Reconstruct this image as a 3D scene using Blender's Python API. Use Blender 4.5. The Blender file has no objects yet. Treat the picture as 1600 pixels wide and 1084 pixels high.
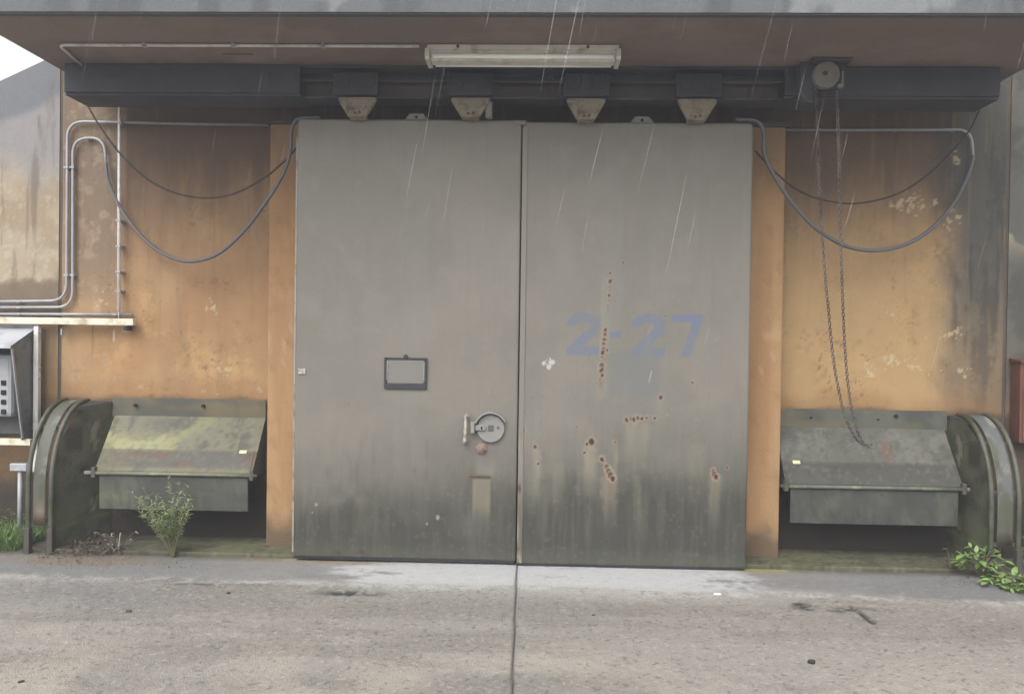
import bpy, bmesh, math, random
import numpy as np
from mathutils import Vector, Matrix
R = math.radians
C = bpy.context.scene.collection
S = bpy.context.scene

# ------------------------------------------------------------------ camera
YAW, PITCH, ROLL, FPX = .0302, .0112, .0140, 1256.0
EYE = Vector((0, -5.45, 1.55))
FW = Vector((-math.sin(YAW)*math.cos(PITCH), math.cos(YAW)*math.cos(PITCH), -math.sin(PITCH)))
_rt = Vector((math.cos(YAW), math.sin(YAW), 0)); _up = _rt.cross(FW)
RT = _rt*math.cos(ROLL)+_up*math.sin(ROLL); UP = -_rt*math.sin(ROLL)+_up*math.cos(ROLL)
cd = bpy.data.cameras.new('camera'); cam = bpy.data.objects.new('camera', cd); C.objects.link(cam)
cd.sensor_width = 36; cd.lens = FPX/1600*36; cd.clip_start = .05; cd.clip_end = 2000
cam.matrix_world = Matrix(((RT.x, UP.x, -FW.x, EYE.x), (RT.y, UP.y, -FW.y, EYE.y), (RT.z, UP.z, -FW.z, EYE.z), (0, 0, 0, 1)))
S.camera = cam

# ------------------------------------------------------------------ world, sun, exposure (overcast, raining)
SUN_EL, SUN_AZ = R(50), R(205)
w = bpy.data.worlds.new('World'); S.world = w; w.use_nodes = True
nt = w.node_tree; nt.nodes.clear()
sky = nt.nodes.new('ShaderNodeTexSky'); sky.sky_type = 'NISHITA'; sky.sun_disc = False
sky.sun_elevation = SUN_EL; sky.sun_rotation = SUN_AZ; sky.dust_density = 4; sky.air_density = 1.2
hs = nt.nodes.new('ShaderNodeHueSaturation'); hs.inputs['Saturation'].default_value = .14; hs.inputs['Value'].default_value = 1.12
bg = nt.nodes.new('ShaderNodeBackground'); bg.inputs['Strength'].default_value = .15
wo = nt.nodes.new('ShaderNodeOutputWorld')
nt.links.new(sky.outputs[0], hs.inputs['Color']); nt.links.new(hs.outputs[0], bg.inputs[0]); nt.links.new(bg.outputs[0], wo.inputs[0])
sl = bpy.data.lights.new('sun', 'SUN'); sl.energy = 1.0; sl.angle = R(60); sl.color = (1, .97, .93)
so = bpy.data.objects.new('sun', sl); C.objects.link(so)
sd = Vector((math.sin(SUN_AZ)*math.cos(SUN_EL), math.cos(SUN_AZ)*math.cos(SUN_EL), math.sin(SUN_EL)))
so.rotation_euler = sd.to_track_quat('Z', 'Y').to_euler()
S.view_settings.view_transform = 'Standard'; S.view_settings.look = 'None'
S.view_settings.exposure = .9; S.view_settings.gamma = 1

# ------------------------------------------------------------------ measuring helpers (photo pixel -> point on a known plane)
def ray(px, py):
    return FW + RT*((px-800)/FPX) - UP*((py-542)/FPX)
def at(px, py, Y=0.0):
    d = ray(px, py); return EYE + d*((Y-EYE.y)/d.y)
def atz(px, py, z=0.0):
    d = ray(px, py); return EYE + d*((z-EYE.z)/d.z)
def onw(px, py, Y):
    p = at(px, py, Y); return p.x, p.z

# ------------------------------------------------------------------ naming helpers
ORG = {}
def thing(name, label, cat, loc=(0, 0, 0), group=None):
    o = bpy.data.objects.new(name, None); C.objects.link(o); o.location = loc
    o.empty_display_size = .1; ORG[o.name] = Vector(loc)
    return tag(o, label, cat, group)
def tag(o, label, cat=None, group=None, kind=None):
    if label: o['label'] = label
    if cat: o['category'] = cat
    if group: o['group'] = group
    if kind: o['kind'] = kind
    return o
def obj(name, bm, m, parent=None, label=None):
    """link a bmesh (in world coordinates) or a ready mesh as ONE object"""
    if isinstance(bm, bmesh.types.BMesh):
        me = bpy.data.meshes.new(name); bm.to_mesh(me); bm.free()
    else:
        me = bm
    if m: me.materials.append(m)
    o = bpy.data.objects.new(name, me); C.objects.link(o)
    if parent is not None:
        og = ORG[parent.name]; ORG[o.name] = og
        me.transform(Matrix.Translation(-og)); o.parent = parent
    else:
        n = len(me.vertices); co = np.empty(n*3, 'f'); me.vertices.foreach_get('co', co); co = co.reshape(-1, 3)
        c = Vector(((co[:, 0].min()+co[:, 0].max())/2, (co[:, 1].min()+co[:, 1].max())/2, co[:, 2].min()))
        me.transform(Matrix.Translation(-c)); o.location = c; ORG[o.name] = c
    if label: o['label'] = label
    return o

# ------------------------------------------------------------------ mesh helpers
def B(): return bmesh.new()
def box(bm, x0, x1, y0, y1, z0, z1, bev=0.0):
    r = bmesh.ops.create_cube(bm, size=1)
    vs = r['verts']
    for v in vs:
        v.co = Vector((x0+(v.co.x+.5)*(x1-x0), y0+(v.co.y+.5)*(y1-y0), z0+(v.co.z+.5)*(z1-z0)))
    if bev:
        es = list({e for v in vs for e in v.link_edges})
        bmesh.ops.bevel(bm, geom=es, offset=bev, segments=2, affect='EDGES', profile=.5)
    return bm
def prism(bm, pts, axis, a, b):
    """pts: 2D outline; extruded along axis ('x': (y,z), 'y': (x,z), 'z': (x,y)) from a to b"""
    def mk(p, t):
        return {'x': (t, p[0], p[1]), 'y': (p[0], t, p[1]), 'z': (p[0], p[1], t)}[axis]
    A = [bm.verts.new(mk(p, a)) for p in pts]; D = [bm.verts.new(mk(p, b)) for p in pts]
    n = len(pts); fs = [bm.faces.new(A), bm.faces.new(D[::-1])]
    for i in range(n): fs.append(bm.faces.new((A[i], D[i], D[(i+1) % n], A[(i+1) % n])))
    bmesh.ops.recalc_face_normals(bm, faces=fs); return bm
def plate(bm, pts, t, n=None):
    """planar outline in 3D given a real thickness t along its normal"""
    P = [Vector(p) for p in pts]
    nn = Vector(n) if n else (P[1]-P[0]).cross(P[2]-P[1]).normalized()
    A = [bm.verts.new(p) for p in P]; D = [bm.verts.new(p-nn*t) for p in P]; k = len(P)
    fs = [bm.faces.new(A), bm.faces.new(D[::-1])]
    for i in range(k): fs.append(bm.faces.new((A[i], D[i], D[(i+1) % k], A[(i+1) % k])))
    bmesh.ops.recalc_face_normals(bm, faces=fs); return bm
def tube(bm, pts, r, n=8, cap=True, taper=None):
    P = [Vector(p) for p in pts]; rings = []; ref = None
    for i, p in enumerate(P):
        t = ((P[min(i+1, len(P)-1)]-P[max(i-1, 0)])).normalized()
        if ref is None:
            ref = t.cross(Vector((0, 0, 1)) if abs(t.z) < .9 else Vector((1, 0, 0))).normalized()
        else:
            ref = (ref - t*ref.dot(t)).normalized()
        bi = t.cross(ref); rr = r*(taper[i] if taper else 1)
        rings.append([bm.verts.new(p+(ref*math.cos(2*math.pi*k/n)+bi*math.sin(2*math.pi*k/n))*rr) for k in range(n)])
    for a, b in zip(rings, rings[1:]):
        for k in range(n):
            f = bm.faces.new((a[k], a[(k+1) % n], b[(k+1) % n], b[k])); f.smooth = True
    if cap:
        bm.faces.new(rings[0][::-1]); bm.faces.new(rings[-1])
    return bm
def cyl(bm, c, axis, r, h, n=24, bev=0):
    c = Vector(c); a = {'x': Vector((1, 0, 0)), 'y': Vector((0, 1, 0)), 'z': Vector((0, 0, 1))}[axis]
    pr = [(r-bev, 0), (r, bev), (r, h-bev), (r-bev, h)] if bev else [(r, 0), (r, h)]
    u = a.orthogonal().normalized(); v = a.cross(u); rings = []
    for rr, hh in pr:
        rings.append([bm.verts.new(c+a*hh+(u*math.cos(2*math.pi*k/n)+v*math.sin(2*math.pi*k/n))*rr) for k in range(n)])
    fs = []
    for p, q in zip(rings, rings[1:]):
        for k in range(n):
            f = bm.faces.new((p[k], p[(k+1) % n], q[(k+1) % n], q[k])); fs.append(f)
    fs += [bm.faces.new(rings[0][::-1]), bm.faces.new(rings[-1])]
    bmesh.ops.recalc_face_normals(bm, faces=fs); return bm
def smooth_path(pts, k=10):
    P = [Vector(p) for p in pts]; P = [P[0]*2-P[1]]+P+[P[-1]*2-P[-2]]; out = []
    for i in range(1, len(P)-2):
        for j in range(k):
            t = j/k; a, b, c, d = P[i-1:i+3]
            out.append(.5*((2*b)+(c-a)*t+(2*a-5*b+4*c-d)*t*t+(3*b-a-3*c+d)*t**3))
    out.append(P[-2]); return out
def bend(pts, r, k=7):
    """straight runs joined by round bends of radius r"""
    P = [Vector(p) for p in pts]; out = [P[0]]
    for a, b, c in zip(P, P[1:], P[2:]):
        u = (a-b).normalized(); v = (c-b).normalized(); rr = min(r, (a-b).length*.49, (c-b).length*.49)
        p0 = b+u*rr; p2 = b+v*rr
        for j in range(k+1):
            t = j/k; out.append(p0*(1-t)**2+b*2*t*(1-t)+p2*t*t)
    out.append(P[-1]); return out

# ------------------------------------------------------------------ numpy noise and paint
def vnoise(x, y, seed):
    xi = np.floor(x).astype(np.int64); yi = np.floor(y).astype(np.int64); fx = x-xi; fy = y-yi
    fx = fx*fx*(3-2*fx); fy = fy*fy*(3-2*fy)
    def h(a, b):
        n = (a*374761393+b*668265263+seed*1442695041) & 0xffffffff
        n = ((n ^ (n >> 13))*1274126177) & 0xffffffff
        n = ((n ^ (n >> 16))*2246822519) & 0xffffffff
        return ((n ^ (n >> 15)) & 0xffffff)/float(0xffffff)
    return (h(xi, yi)*(1-fx)+h(xi+1, yi)*fx)*(1-fy)+(h(xi, yi+1)*(1-fx)+h(xi+1, yi+1)*fx)*fy
def fbm(x, y, sx, sy=None, seed=1, o=5, g=.55):
    sy = sy or sx; a = 1; s = 0; t = 0
    for i in range(o):
        s = s+a*vnoise(x*sx*2**i+17.3*i, y*sy*2**i+9.1*i, seed+i); t += a; a *= g
    return s/t
def ss(x, a, b):
    t = np.clip((x-a)/(b-a), 0, 1); return t*t*(3-2*t)
def lin(c):
    c = np.array(c, float)/255; return np.where(c <= .04045, c/12.92, ((c+.055)/1.055)**2.4)
def mixc(col, c, m):
    m = np.clip(m, 0, 1)[..., None]; return col*(1-m)+lin(c)*m
def grid_mesh(name, us, vs, P, col, back=None):
    """grid of points P[v,u] with a stored surface colour per point; back: list of extra faces as (4 corner coordinates)"""
    nu, nv = len(us), len(vs)
    co = P.reshape(-1, 3).astype('f'); idx = np.arange(nu*nv).reshape(nv, nu)
    q = np.stack([idx[:-1, :-1], idx[:-1, 1:], idx[1:, 1:], idx[1:, :-1]], -1).reshape(-1, 4)
    cc = np.concatenate([col.reshape(-1, 3), np.ones((nu*nv, 1))], 1)
    if back is not None:
        ex = np.array(back, 'f').reshape(-1, 3); n0 = len(co)
        co = np.concatenate([co, ex]); q = np.concatenate([q, np.arange(n0, n0+len(ex)).reshape(-1, 4)])
        cc = np.concatenate([cc, np.tile(np.array([*col.reshape(-1, 3).mean(0), 1]), (len(ex), 1))])
    me = bpy.data.meshes.new(name)
    me.vertices.add(len(co)); me.vertices.foreach_set('co', co.ravel())
    me.loops.add(q.size); me.loops.foreach_set('vertex_index', q.astype('i').ravel())
    me.polygons.add(len(q)); me.polygons.foreach_set('loop_start', np.arange(0, q.size, 4, dtype='i'))
    me.update(calc_edges=True)
    at_ = me.color_attributes.new('paint', 'FLOAT_COLOR', 'POINT'); at_.data.foreach_set('color', cc.astype('f').ravel())
    return me
def paint(me, fn):
    """store a surface colour per vertex on any mesh: fn(x,y,z)->rgb"""
    n = len(me.vertices); co = np.empty(n*3, 'f'); me.vertices.foreach_get('co', co); co = co.reshape(-1, 3)
    col = fn(co[:, 0], co[:, 1], co[:, 2])
    a = me.color_attributes.new('paint', 'FLOAT_COLOR', 'POINT')
    a.data.foreach_set('color', np.concatenate([col, np.ones((n, 1))], 1).astype('f').ravel()); return me
def painted(name, bm, fn, cuts=0.03):
    """bmesh -> finely cut mesh with stored colours"""
    for _ in range(6):
        es = [e for e in bm.edges if e.calc_length() > cuts*2]
        if not es: break
        bmesh.ops.subdivide_edges(bm, edges=es, cuts=1, use_grid_fill=True)
        if len(bm.verts) > 40000: break
    bmesh.ops.triangulate(bm, faces=[f for f in bm.faces if len(f.verts) > 4])
    me = bpy.data.meshes.new(name); bm.to_mesh(me); bm.free(); return paint(me, fn)

# ------------------------------------------------------------------ materials
def mat(name, col=None, rough=.7, metal=0., var=.12, vs=6., bump=.15, bs=60., stretch=(1, 1, 1), spec=.4, dirt=None, da=.5, ds=3., k=1.0, fine=0.0, fs=220.):
    """col None: colour stored on the mesh ('paint'), else an sRGB 0-255 surface colour"""
    m = bpy.data.materials.new(name); m.use_nodes = True; t = m.node_tree; N = t.nodes; L = t.links
    b = N['Principled BSDF']; b.inputs['Roughness'].default_value = rough; b.inputs['Metallic'].default_value = metal
    b.inputs['Specular IOR Level'].default_value = spec
    tc = N.new('ShaderNodeTexCoord'); mp = N.new('ShaderNodeMapping'); mp.inputs['Scale'].default_value = stretch
    L.new(tc.outputs['Object'], mp.inputs[0])
    def noise(s, d=5, r=.6):
        n = N.new('ShaderNodeTexNoise'); n.inputs['Scale'].default_value = s; n.inputs['Detail'].default_value = d
        n.inputs['Roughness'].default_value = r; L.new(mp.outputs[0], n.inputs['Vector']); return n.outputs[0]
    if col is None:
        a = N.new('ShaderNodeAttribute'); a.attribute_name = 'paint'; src = a.outputs['Color']
    else:
        a = N.new('ShaderNodeRGB'); a.outputs[0].default_value = (*(lin(col)*k), 1); src = a.outputs[0]
    if dirt is not None:
        mr = N.new('ShaderNodeMapRange'); mr.inputs[1].default_value = .62-da*.4; mr.inputs[2].default_value = .78-da*.3
        L.new(noise(ds, 6, .65), mr.inputs[0])
        mx = N.new('ShaderNodeMix'); mx.data_type = 'RGBA'; L.new(mr.outputs[0], mx.inputs[0])
        L.new(src, mx.inputs[6]); mx.inputs[7].default_value = (*(lin(dirt)*k), 1); src = mx.outputs[2]
    def mod(src, s, amp):
        mr = N.new('ShaderNodeMapRange'); mr.inputs[1].default_value = .25; mr.inputs[2].default_value = .75
        mr.inputs[3].default_value = 1-amp; mr.inputs[4].default_value = 1+amp; L.new(noise(s), mr.inputs[0])
        vm = N.new('ShaderNodeVectorMath'); vm.operation = 'SCALE'; L.new(src, vm.inputs[0]); L.new(mr.outputs[0], vm.inputs['Scale'])
        return vm.outputs[0]
    if var: src = mod(src, vs, var)
    if fine: src = mod(src, fs, fine)
    L.new(src, b.inputs['Base Color'])
    if bump:
        bp = N.new('ShaderNodeBump'); bp.inputs['Strength'].default_value = bump; bp.inputs['Distance'].default_value = .01
        L.new(noise(bs, 4), bp.inputs['Height']); L.new(bp.outputs[0], b.inputs['Normal'])
    return m
KW = .70      # stored wall colours are scaled to real reflectance
KG = .66
M = {}
M['wall'] = mat('weathered_render', None, .85, var=.05, vs=9, bump=.4, bs=55, fine=.09, fs=130)
M['door'] = mat('worn_grey_paint', None, .47, var=.035, vs=3, bump=.06, bs=22, fine=.04, fs=160, spec=.35)
M['ground'] = mat('worn_concrete', None, .78, var=.06, vs=14, bump=.9, bs=120, fine=.25, fs=190, spec=.35)
M['far'] = mat('far_concrete', (118, 112, 106), .85, var=.2, vs=2, k=.8)
M['painted'] = mat('weathered_metal_paint', None, .6, var=.08, vs=12, bump=.12, bs=40, fine=.08, fs=120)
M['steel'] = mat('galvanised_conduit', (158, 158, 162), .5, .2, var=.16, vs=9, bump=.05, k=.85)
M['white_pipe'] = mat('white_plastic_pipe', (215, 212, 208), .45, var=.06, vs=6, bump=0, dirt=(150, 145, 138), da=.3, ds=5, k=.9)
M['cream'] = mat('cream_painted_channel', (212, 205, 185), .5, var=.06, vs=5, bump=.03, dirt=(160, 150, 128), da=.3, ds=7, k=.9)
M['cable'] = mat('grey_rubber_cable', (108, 107, 112), .6, var=.15, vs=8, bump=0, k=.7)
M['wire'] = mat('dark_thin_wire', (62, 56, 54), .6, var=.1, bump=0, k=.8)
M['beam'] = mat('dark_track_steel', (64, 63, 70), .65, var=.22, vs=5, bump=.1, dirt=(56, 55, 64), da=.4, ds=3, k=.95)
M['trolley'] = mat('dark_grease_steel', (60, 58, 66), .6, var=.2, vs=8, bump=.1, k=.7)
M['hanger'] = mat('dusty_olive_hanger', (128, 118, 102), .7, var=.14, vs=14, bump=.1, dirt=(92, 82, 72), da=.35, ds=18, k=.95)
M['post'] = M['wall']
M['tray'] = mat('enamel_white', (214, 210, 200), .4, var=.05, vs=6, bump=.02, dirt=(170, 162, 148), da=.25, ds=9, k=.95)
M['tube'] = mat('unlit_fluorescent_glass', (236, 236, 230), .25, var=.02, bump=0, k=1)
M['socket'] = mat('socket_plastic', (200, 196, 186), .5, var=.08, bump=0, k=.9)
M['hoist'] = mat('hoist_cast_metal', (126, 122, 114), .6, var=.15, vs=14, bump=.1, k=.8)
M['hoistbody'] = mat('hoist_dark_body', (74, 72, 80), .65, var=.15, vs=12, bump=.1, k=.8)
M['chain'] = mat('chain_steel', (118, 112, 111), .4, .35, var=.3, vs=30, bump=0, dirt=(84, 62, 54), da=.45, ds=6, k=.9)
M['frame'] = mat('black_slot_frame', (52, 54, 60), .55, var=.15, vs=30, bump=.05, k=.7)
M['slot'] = mat('grey_slot_plate', (136, 133, 128), .55, var=.06, vs=8, bump=.03, k=.62)
M['handle'] = mat('worn_bright_handle', (190, 184, 174), .45, .2, var=.2, vs=30, bump=.05, dirt=(110, 100, 88), da=.35, ds=25, k=.8)
M['lock'] = mat('lock_disc_paint', (138, 136, 133), .5, var=.08, vs=25, bump=.05, k=.78)
M['lockdark'] = mat('lock_recess', (94, 94, 94), .6, var=.1, bump=0, k=.7)
M['brass'] = mat('tarnished_nut', (150, 128, 116), .5, .2, var=.25, vs=60, bump=.1, k=.75)
M['rust'] = mat('rust', (100, 72, 50), .9, var=.3, vs=40, bump=.4, k=.75)
M['black'] = mat('black_gap', (30, 30, 30), .9, var=.1, bump=0)
M['tubeframe'] = mat('guard_tube_paint', (92, 92, 84), .5, var=.18, vs=10, bump=.1, dirt=(66, 72, 48), da=.5, ds=7, k=.7)
M['galv'] = mat('galvanised_sheet', (186, 190, 198), .4, .45, var=.08, vs=3, bump=.02, dirt=(150, 152, 156), da=.4, ds=4, k=.95)
M['galvdark'] = mat('dull_sheet', (128, 130, 132), .55, .2, var=.12, vs=5, bump=.04, dirt=(84, 84, 82), da=.4, ds=5, k=.85)
M['device'] = mat('pale_grey_plastic', (158, 160, 164), .45, var=.08, vs=8, bump=0, k=.85)
M['red'] = mat('faded_red_cabinet', (104, 68, 54), .7, var=.15, vs=5, bump=.06, dirt=(84, 52, 44), da=.45, ds=4, k=.85)
M['redpale'] = mat('sun_faded_red_door', (170, 116, 100), .6, var=.12, vs=6, bump=.05, k=.85)
M['sticker'] = mat('pale_yellow_sticker', (206, 204, 160), .6, var=.3, vs=140, bump=0, k=.8)
M['strip'] = mat('door_edge_strip', (152, 148, 138), .6, var=.12, vs=14, bump=.08, dirt=(112, 104, 84), da=.35, ds=9, k=.8)
M['leafg'] = mat('weed_leaf', (150, 170, 118), .6, var=.35, vs=25, bump=0, k=.74)
M['leafb'] = mat('fresh_broad_leaf', (122, 152, 84), .5, var=.5, vs=14, bump=0, k=.7)
M['leafd'] = mat('dark_dull_leaf', (86, 98, 76), .6, var=.3, vs=25, bump=0, k=.6)
M['grass'] = mat('grass_blade', (112, 142, 72), .6, var=.4, vs=9, bump=0, k=.6)
M['stem'] = mat('weed_stem', (128, 124, 92), .7, var=.2, bump=0, k=.6)
M['litter'] = mat('dead_leaf', (104, 90, 82), .85, var=.6, vs=16, bump=.1, k=.5)
M['twig'] = mat('pale_dry_twig', (160, 152, 144), .8, var=.2, bump=0, k=.7)
M['stone'] = mat('dark_clod', (62, 56, 50), .9, var=.3, vs=30, bump=.4, k=.7)
M['whitebit'] = mat('white_scrap', (220, 218, 214), .7, var=.1, bump=0)
M['soil'] = mat('mound_soil', (92, 96, 66), .95, var=.4, vs=2, bump=.4, bs=10, k=.6)

def perforated(name):
    """sheet with real round openings on a 14 mm grid, colour stored on the mesh"""
    m = mat(name, None, .65, var=.1, vs=12, bump=.05)
    t = m.node_tree; N = t.nodes; L = t.links
    tc = N.new('ShaderNodeTexCoord'); sx = N.new('ShaderNodeSeparateXYZ'); L.new(tc.outputs['Object'], sx.inputs[0])
    def fr(o):
        a = N.new('ShaderNodeMath'); a.operation = 'MULTIPLY'; a.inputs[1].default_value = 1/.017; L.new(o, a.inputs[0])
        f = N.new('ShaderNodeMath'); f.operation = 'FRACT'; L.new(a.outputs[0], f.inputs[0])
        s = N.new('ShaderNodeMath'); s.operation = 'SUBTRACT'; s.inputs[1].default_value = .5; L.new(f.outputs[0], s.inputs[0])
        p = N.new('ShaderNodeMath'); p.operation = 'MULTIPLY'; L.new(s.outputs[0], p.inputs[0]); L.new(s.outputs[0], p.inputs[1]); return p.outputs[0]
    su = N.new('ShaderNodeMath'); su.operation = 'ADD'
    ax = N.new('ShaderNodeMath'); ax.operation = 'ADD'; L.new(sx.outputs[0], ax.inputs[0]); L.new(sx.outputs[1], ax.inputs[1])
    L.new(fr(ax.outputs[0]), su.inputs[0]); L.new(fr(sx.outputs[2]), su.inputs[1])
    ns = N.new('ShaderNodeTexNoise'); ns.inputs['Scale'].default_value = 5; ns.inputs['Detail'].default_value = 4; L.new(tc.outputs['Object'], ns.inputs[0])
    mr = N.new('ShaderNodeMapRange'); mr.inputs[1].default_value = .42; mr.inputs[2].default_value = .62
    mr.inputs[3].default_value = .0; mr.inputs[4].default_value = .06; L.new(ns.outputs[0], mr.inputs[0])   # some openings are clogged with moss
    lt = N.new('ShaderNodeMath'); lt.operation = 'LESS_THAN'; L.new(su.outputs[0], lt.inputs[0]); L.new(mr.outputs[0], lt.inputs[1])
    tr = N.new('ShaderNodeBsdfTransparent'); mx = N.new('ShaderNodeMixShader')
    L.new(lt.outputs[0], mx.inputs[0]); L.new(N['Principled BSDF'].outputs[0], mx.inputs[1]); L.new(tr.outputs[0], mx.inputs[2])
    L.new(mx.outputs[0], N['Material Output'].inputs[0]); return m
M['perf'] = perforated('perforated_sheet')

# ------------------------------------------------------------------ main planes (metres)
WY = .50            # front wall
PY = .28            # door posts
SOF = 3.352         # underside of the canopy
CX0, CX1 = -3.30, 3.155
JL, JR = at(97, 400, WY).x, at(1570, 400, WY).x     # joints to the wing walls
XL, XR, ZT, ZB = -1.646, 1.433, 3.022, .03
XS = at(811, 540, 0).x                              # seam between the two leaves

# ================================================================== ground
def build_ground():
    xs = np.concatenate([np.linspace(-9, -3.95, 40)[:-1], np.arange(-3.95, 3.95, .0085), np.linspace(3.95, 9, 40)[1:]])
    ys = np.concatenate([np.linspace(-9, -2.6, 40)[:-1], np.arange(-2.6, -1.2, .007), np.arange(-1.2, .5, .0085)])
    X, Y = np.meshgrid(xs, ys)
    n1 = fbm(X, Y, .9, seed=3); n2 = fbm(X, Y, 3.2, seed=11); n3 = fbm(X, Y, 12, seed=21); nh = fbm(X, Y, 30, seed=31, o=3)
    col = np.zeros(X.shape+(3,))+lin((164, 159, 151))
    col = mixc(col, (150, 145, 137), ss(n1, .45, .68)*.85)
    col = mixc(col, (178, 171, 161), ss(n2*.6+n1*.4, .52, .68)*.8)
    col = mixc(col, (142, 137, 130), ss(fbm(X, Y, .7, 2.6, 41), .52, .7)*.8)
    # pale worn patches towards the camera
    col = mixc(col, (182, 174, 161), ss(-Y, 1.2, 2.0)*ss(n2, .38, .62)*.6)
    # darker damp area on the left and along the crack
    dl = np.exp(-((X+2.7)/.9)**2-((Y+.75)/.28)**2); col = mixc(col, (132, 130, 130), dl*(.45+.6*n2))
    dr = np.exp(-((X-2.1)/1.2)**2-((Y+.9)/.35)**2); col = mixc(col, (140, 132, 127), dr*(.3+.6*n2))
    # smooth trowelled strip in front of the doors
    edge = -.44+.10*(fbm(X, X*0, 1.1, seed=51)-.5)+.05*(fbm(X, Y, 7, seed=52)-.5)-.05*ss(X, 1.2, 2.6)
    st = ss(Y, edge-.025, edge+.02)
    strip = np.zeros(X.shape+(3,))+lin((150, 148, 147))
    strip = mixc(strip, (140, 139, 138), ss(fbm(X, Y, 1.5, 4, 61), .42, .68)*.8)
    wn = fbm(X, Y, 3.2, 9, 62)*.6+fbm(X, Y, 22, 30, 63)*.4
    wamp = np.exp(-((X-.08)/1.35)**4)*ss(Y, -.72, -.40)*(1-.25*ss(Y, -.12, -.02)); wht = ss(wn+.50*wamp, .56, .88)*ss(wamp, .08, .5); strip = mixc(strip, (206, 206, 206), wht*.95)
    strip = mixc(strip, (128, 129, 128), ss(np.abs(X-.1), 1.55, 2.6)*.55)
    col = col*(1-st[..., None])+strip*st[..., None]
    # whitish scoured band along the strip's edge
    eb = np.exp(-((Y-edge+.035)/.06)**2)*ss(n3+.4*(fbm(X, Y, 40, seed=64)-.5), .44, .58); col = mixc(col, (200, 198, 195), eb*(.45+.5*np.exp(-((X-.1)/1.4)**2)))
    soft = np.exp(-((X-.1)/1.5)**4)*ss(Y, -.85, -.42)*(1-ss(Y, -.42, -.36))*(.35+.9*(wn-.2)); col = mixc(col, (194, 192, 189), soft*.9)
    # broken, dark edge spots
    for px, py, sx, sy, a in ((550, 926, .17, .045, 1.), (520, 920, .08, .03, .8), (1275, 948, .12, .05, .9), (1335, 952, .16, .05, .8), (1250, 944, .04, .03, 1.), (1040, 938, .05, .03, .6),
                              (300, 912, .3, .022, .5), (420, 914, .2, .018, .5)):
        p = atz(px, py); d = np.exp(-((X-p.x)/sx)**2-((Y-p.y)/sy)**2)*(.2+1.5*ss(n3, .40, .62)); col = mixc(col, (72, 70, 66), d*a)
    p, q = atz(1330, 945), atz(1365, 973); t = np.clip(((X-p.x)*(q.x-p.x)+(Y-p.y)*(q.y-p.y))/((q-p).length_squared), 0, 1)
    dd = np.hypot(X-p.x-t*(q.x-p.x), Y-p.y-t*(q.y-p.y)); crack = ss(-dd-.02*n3, -.035, -.018)
    col = mixc(col, (66, 64, 62), crack*.9)
    # damp green-brown rim at the ledge and dirt on the left
    col = mixc(col, (96, 92, 76), ss(Y, -.06, .06)*ss(np.abs(X), 1.7, 1.75)*(.3+.8*n3))
    col = mixc(col, (165, 148, 118), ss(Y, -.10, .02)*np.exp(-((X+1.4)/.5)**2)*.7)
    col = mixc(col, (168, 158, 92), ss(Y, -.10, .03)*np.exp(-((X-1.55)/.2)**2)*.8)
    pl = atz(130, 875); dirt = np.exp(-((X-pl.x)/.75)**2-((Y-pl.y)/.16)**2); col = mixc(col, (138, 122, 104), ss(dirt*(.5+n3), .3, .9)*.8)
    # grit
    g = ss(fbm(X, Y, 55, seed=71, o=2), .66, .78); col = mixc(col, (206, 200, 190), g*.35*(1-.6*st))
    g2 = ss(fbm(X, Y, 48, seed=81, o=2), .68, .8); col = mixc(col, (84, 80, 76), g2*.5*(1-.7*st))
    # contraction joint running from the seam towards the viewer
    j0, j1 = atz(808, 882), atz(800, 1084); jx = j0.x+(Y-j0.y)*(j1.x-j0.x)/(j1.y-j0.y)+.004*(fbm(Y, Y*0, 6, seed=91)-.5)
    jd = np.abs(X-jx); jm = ss(-jd, -.0075, -.002); col = mixc(col, (52, 50, 48), jm*.95)
    col = mixc(col, (128, 122, 116), ss(-jd, -.03, -.01)*.2)
    Z = .004*(n2-.5)+.005*(nh-.5)*(1-.8*st)-.012*jm-.012*crack
    for px, py, sx, sy in ((550, 926, .17, .045), (1300, 950, .2, .05)):
        p = atz(px, py); Z -= .012*np.exp(-((X-p.x)/sx)**2-((Y-p.y)/sy)**2)*ss(n3, .4, .6)
    me = grid_mesh('ground', xs, ys, np.stack([X, Y, Z], -1), col*KG)
    me.polygons.foreach_set('use_smooth', np.ones(len(me.polygons), bool))
    o = obj('ground', me, M['ground']); tag(o, 'worn concrete apron with a straight joint in front of the doors', 'ground', kind='structure')
    b = B()
    for x0, x1, y0, y1 in ((-250, 250, -250, -8.99), (-250, -8.99, -8.99, 60), (8.99, 250, -8.99, 60)):
        v = [b.verts.new((x, y, -.03)) for x, y in ((x0, y0), (x1, y0), (x1, y1), (x0, y1))]; b.faces.new(v)
    tag(obj('terrain', b, M['far']), 'flat paved yard beyond the apron', 'ground', kind='structure')
build_ground()

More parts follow.
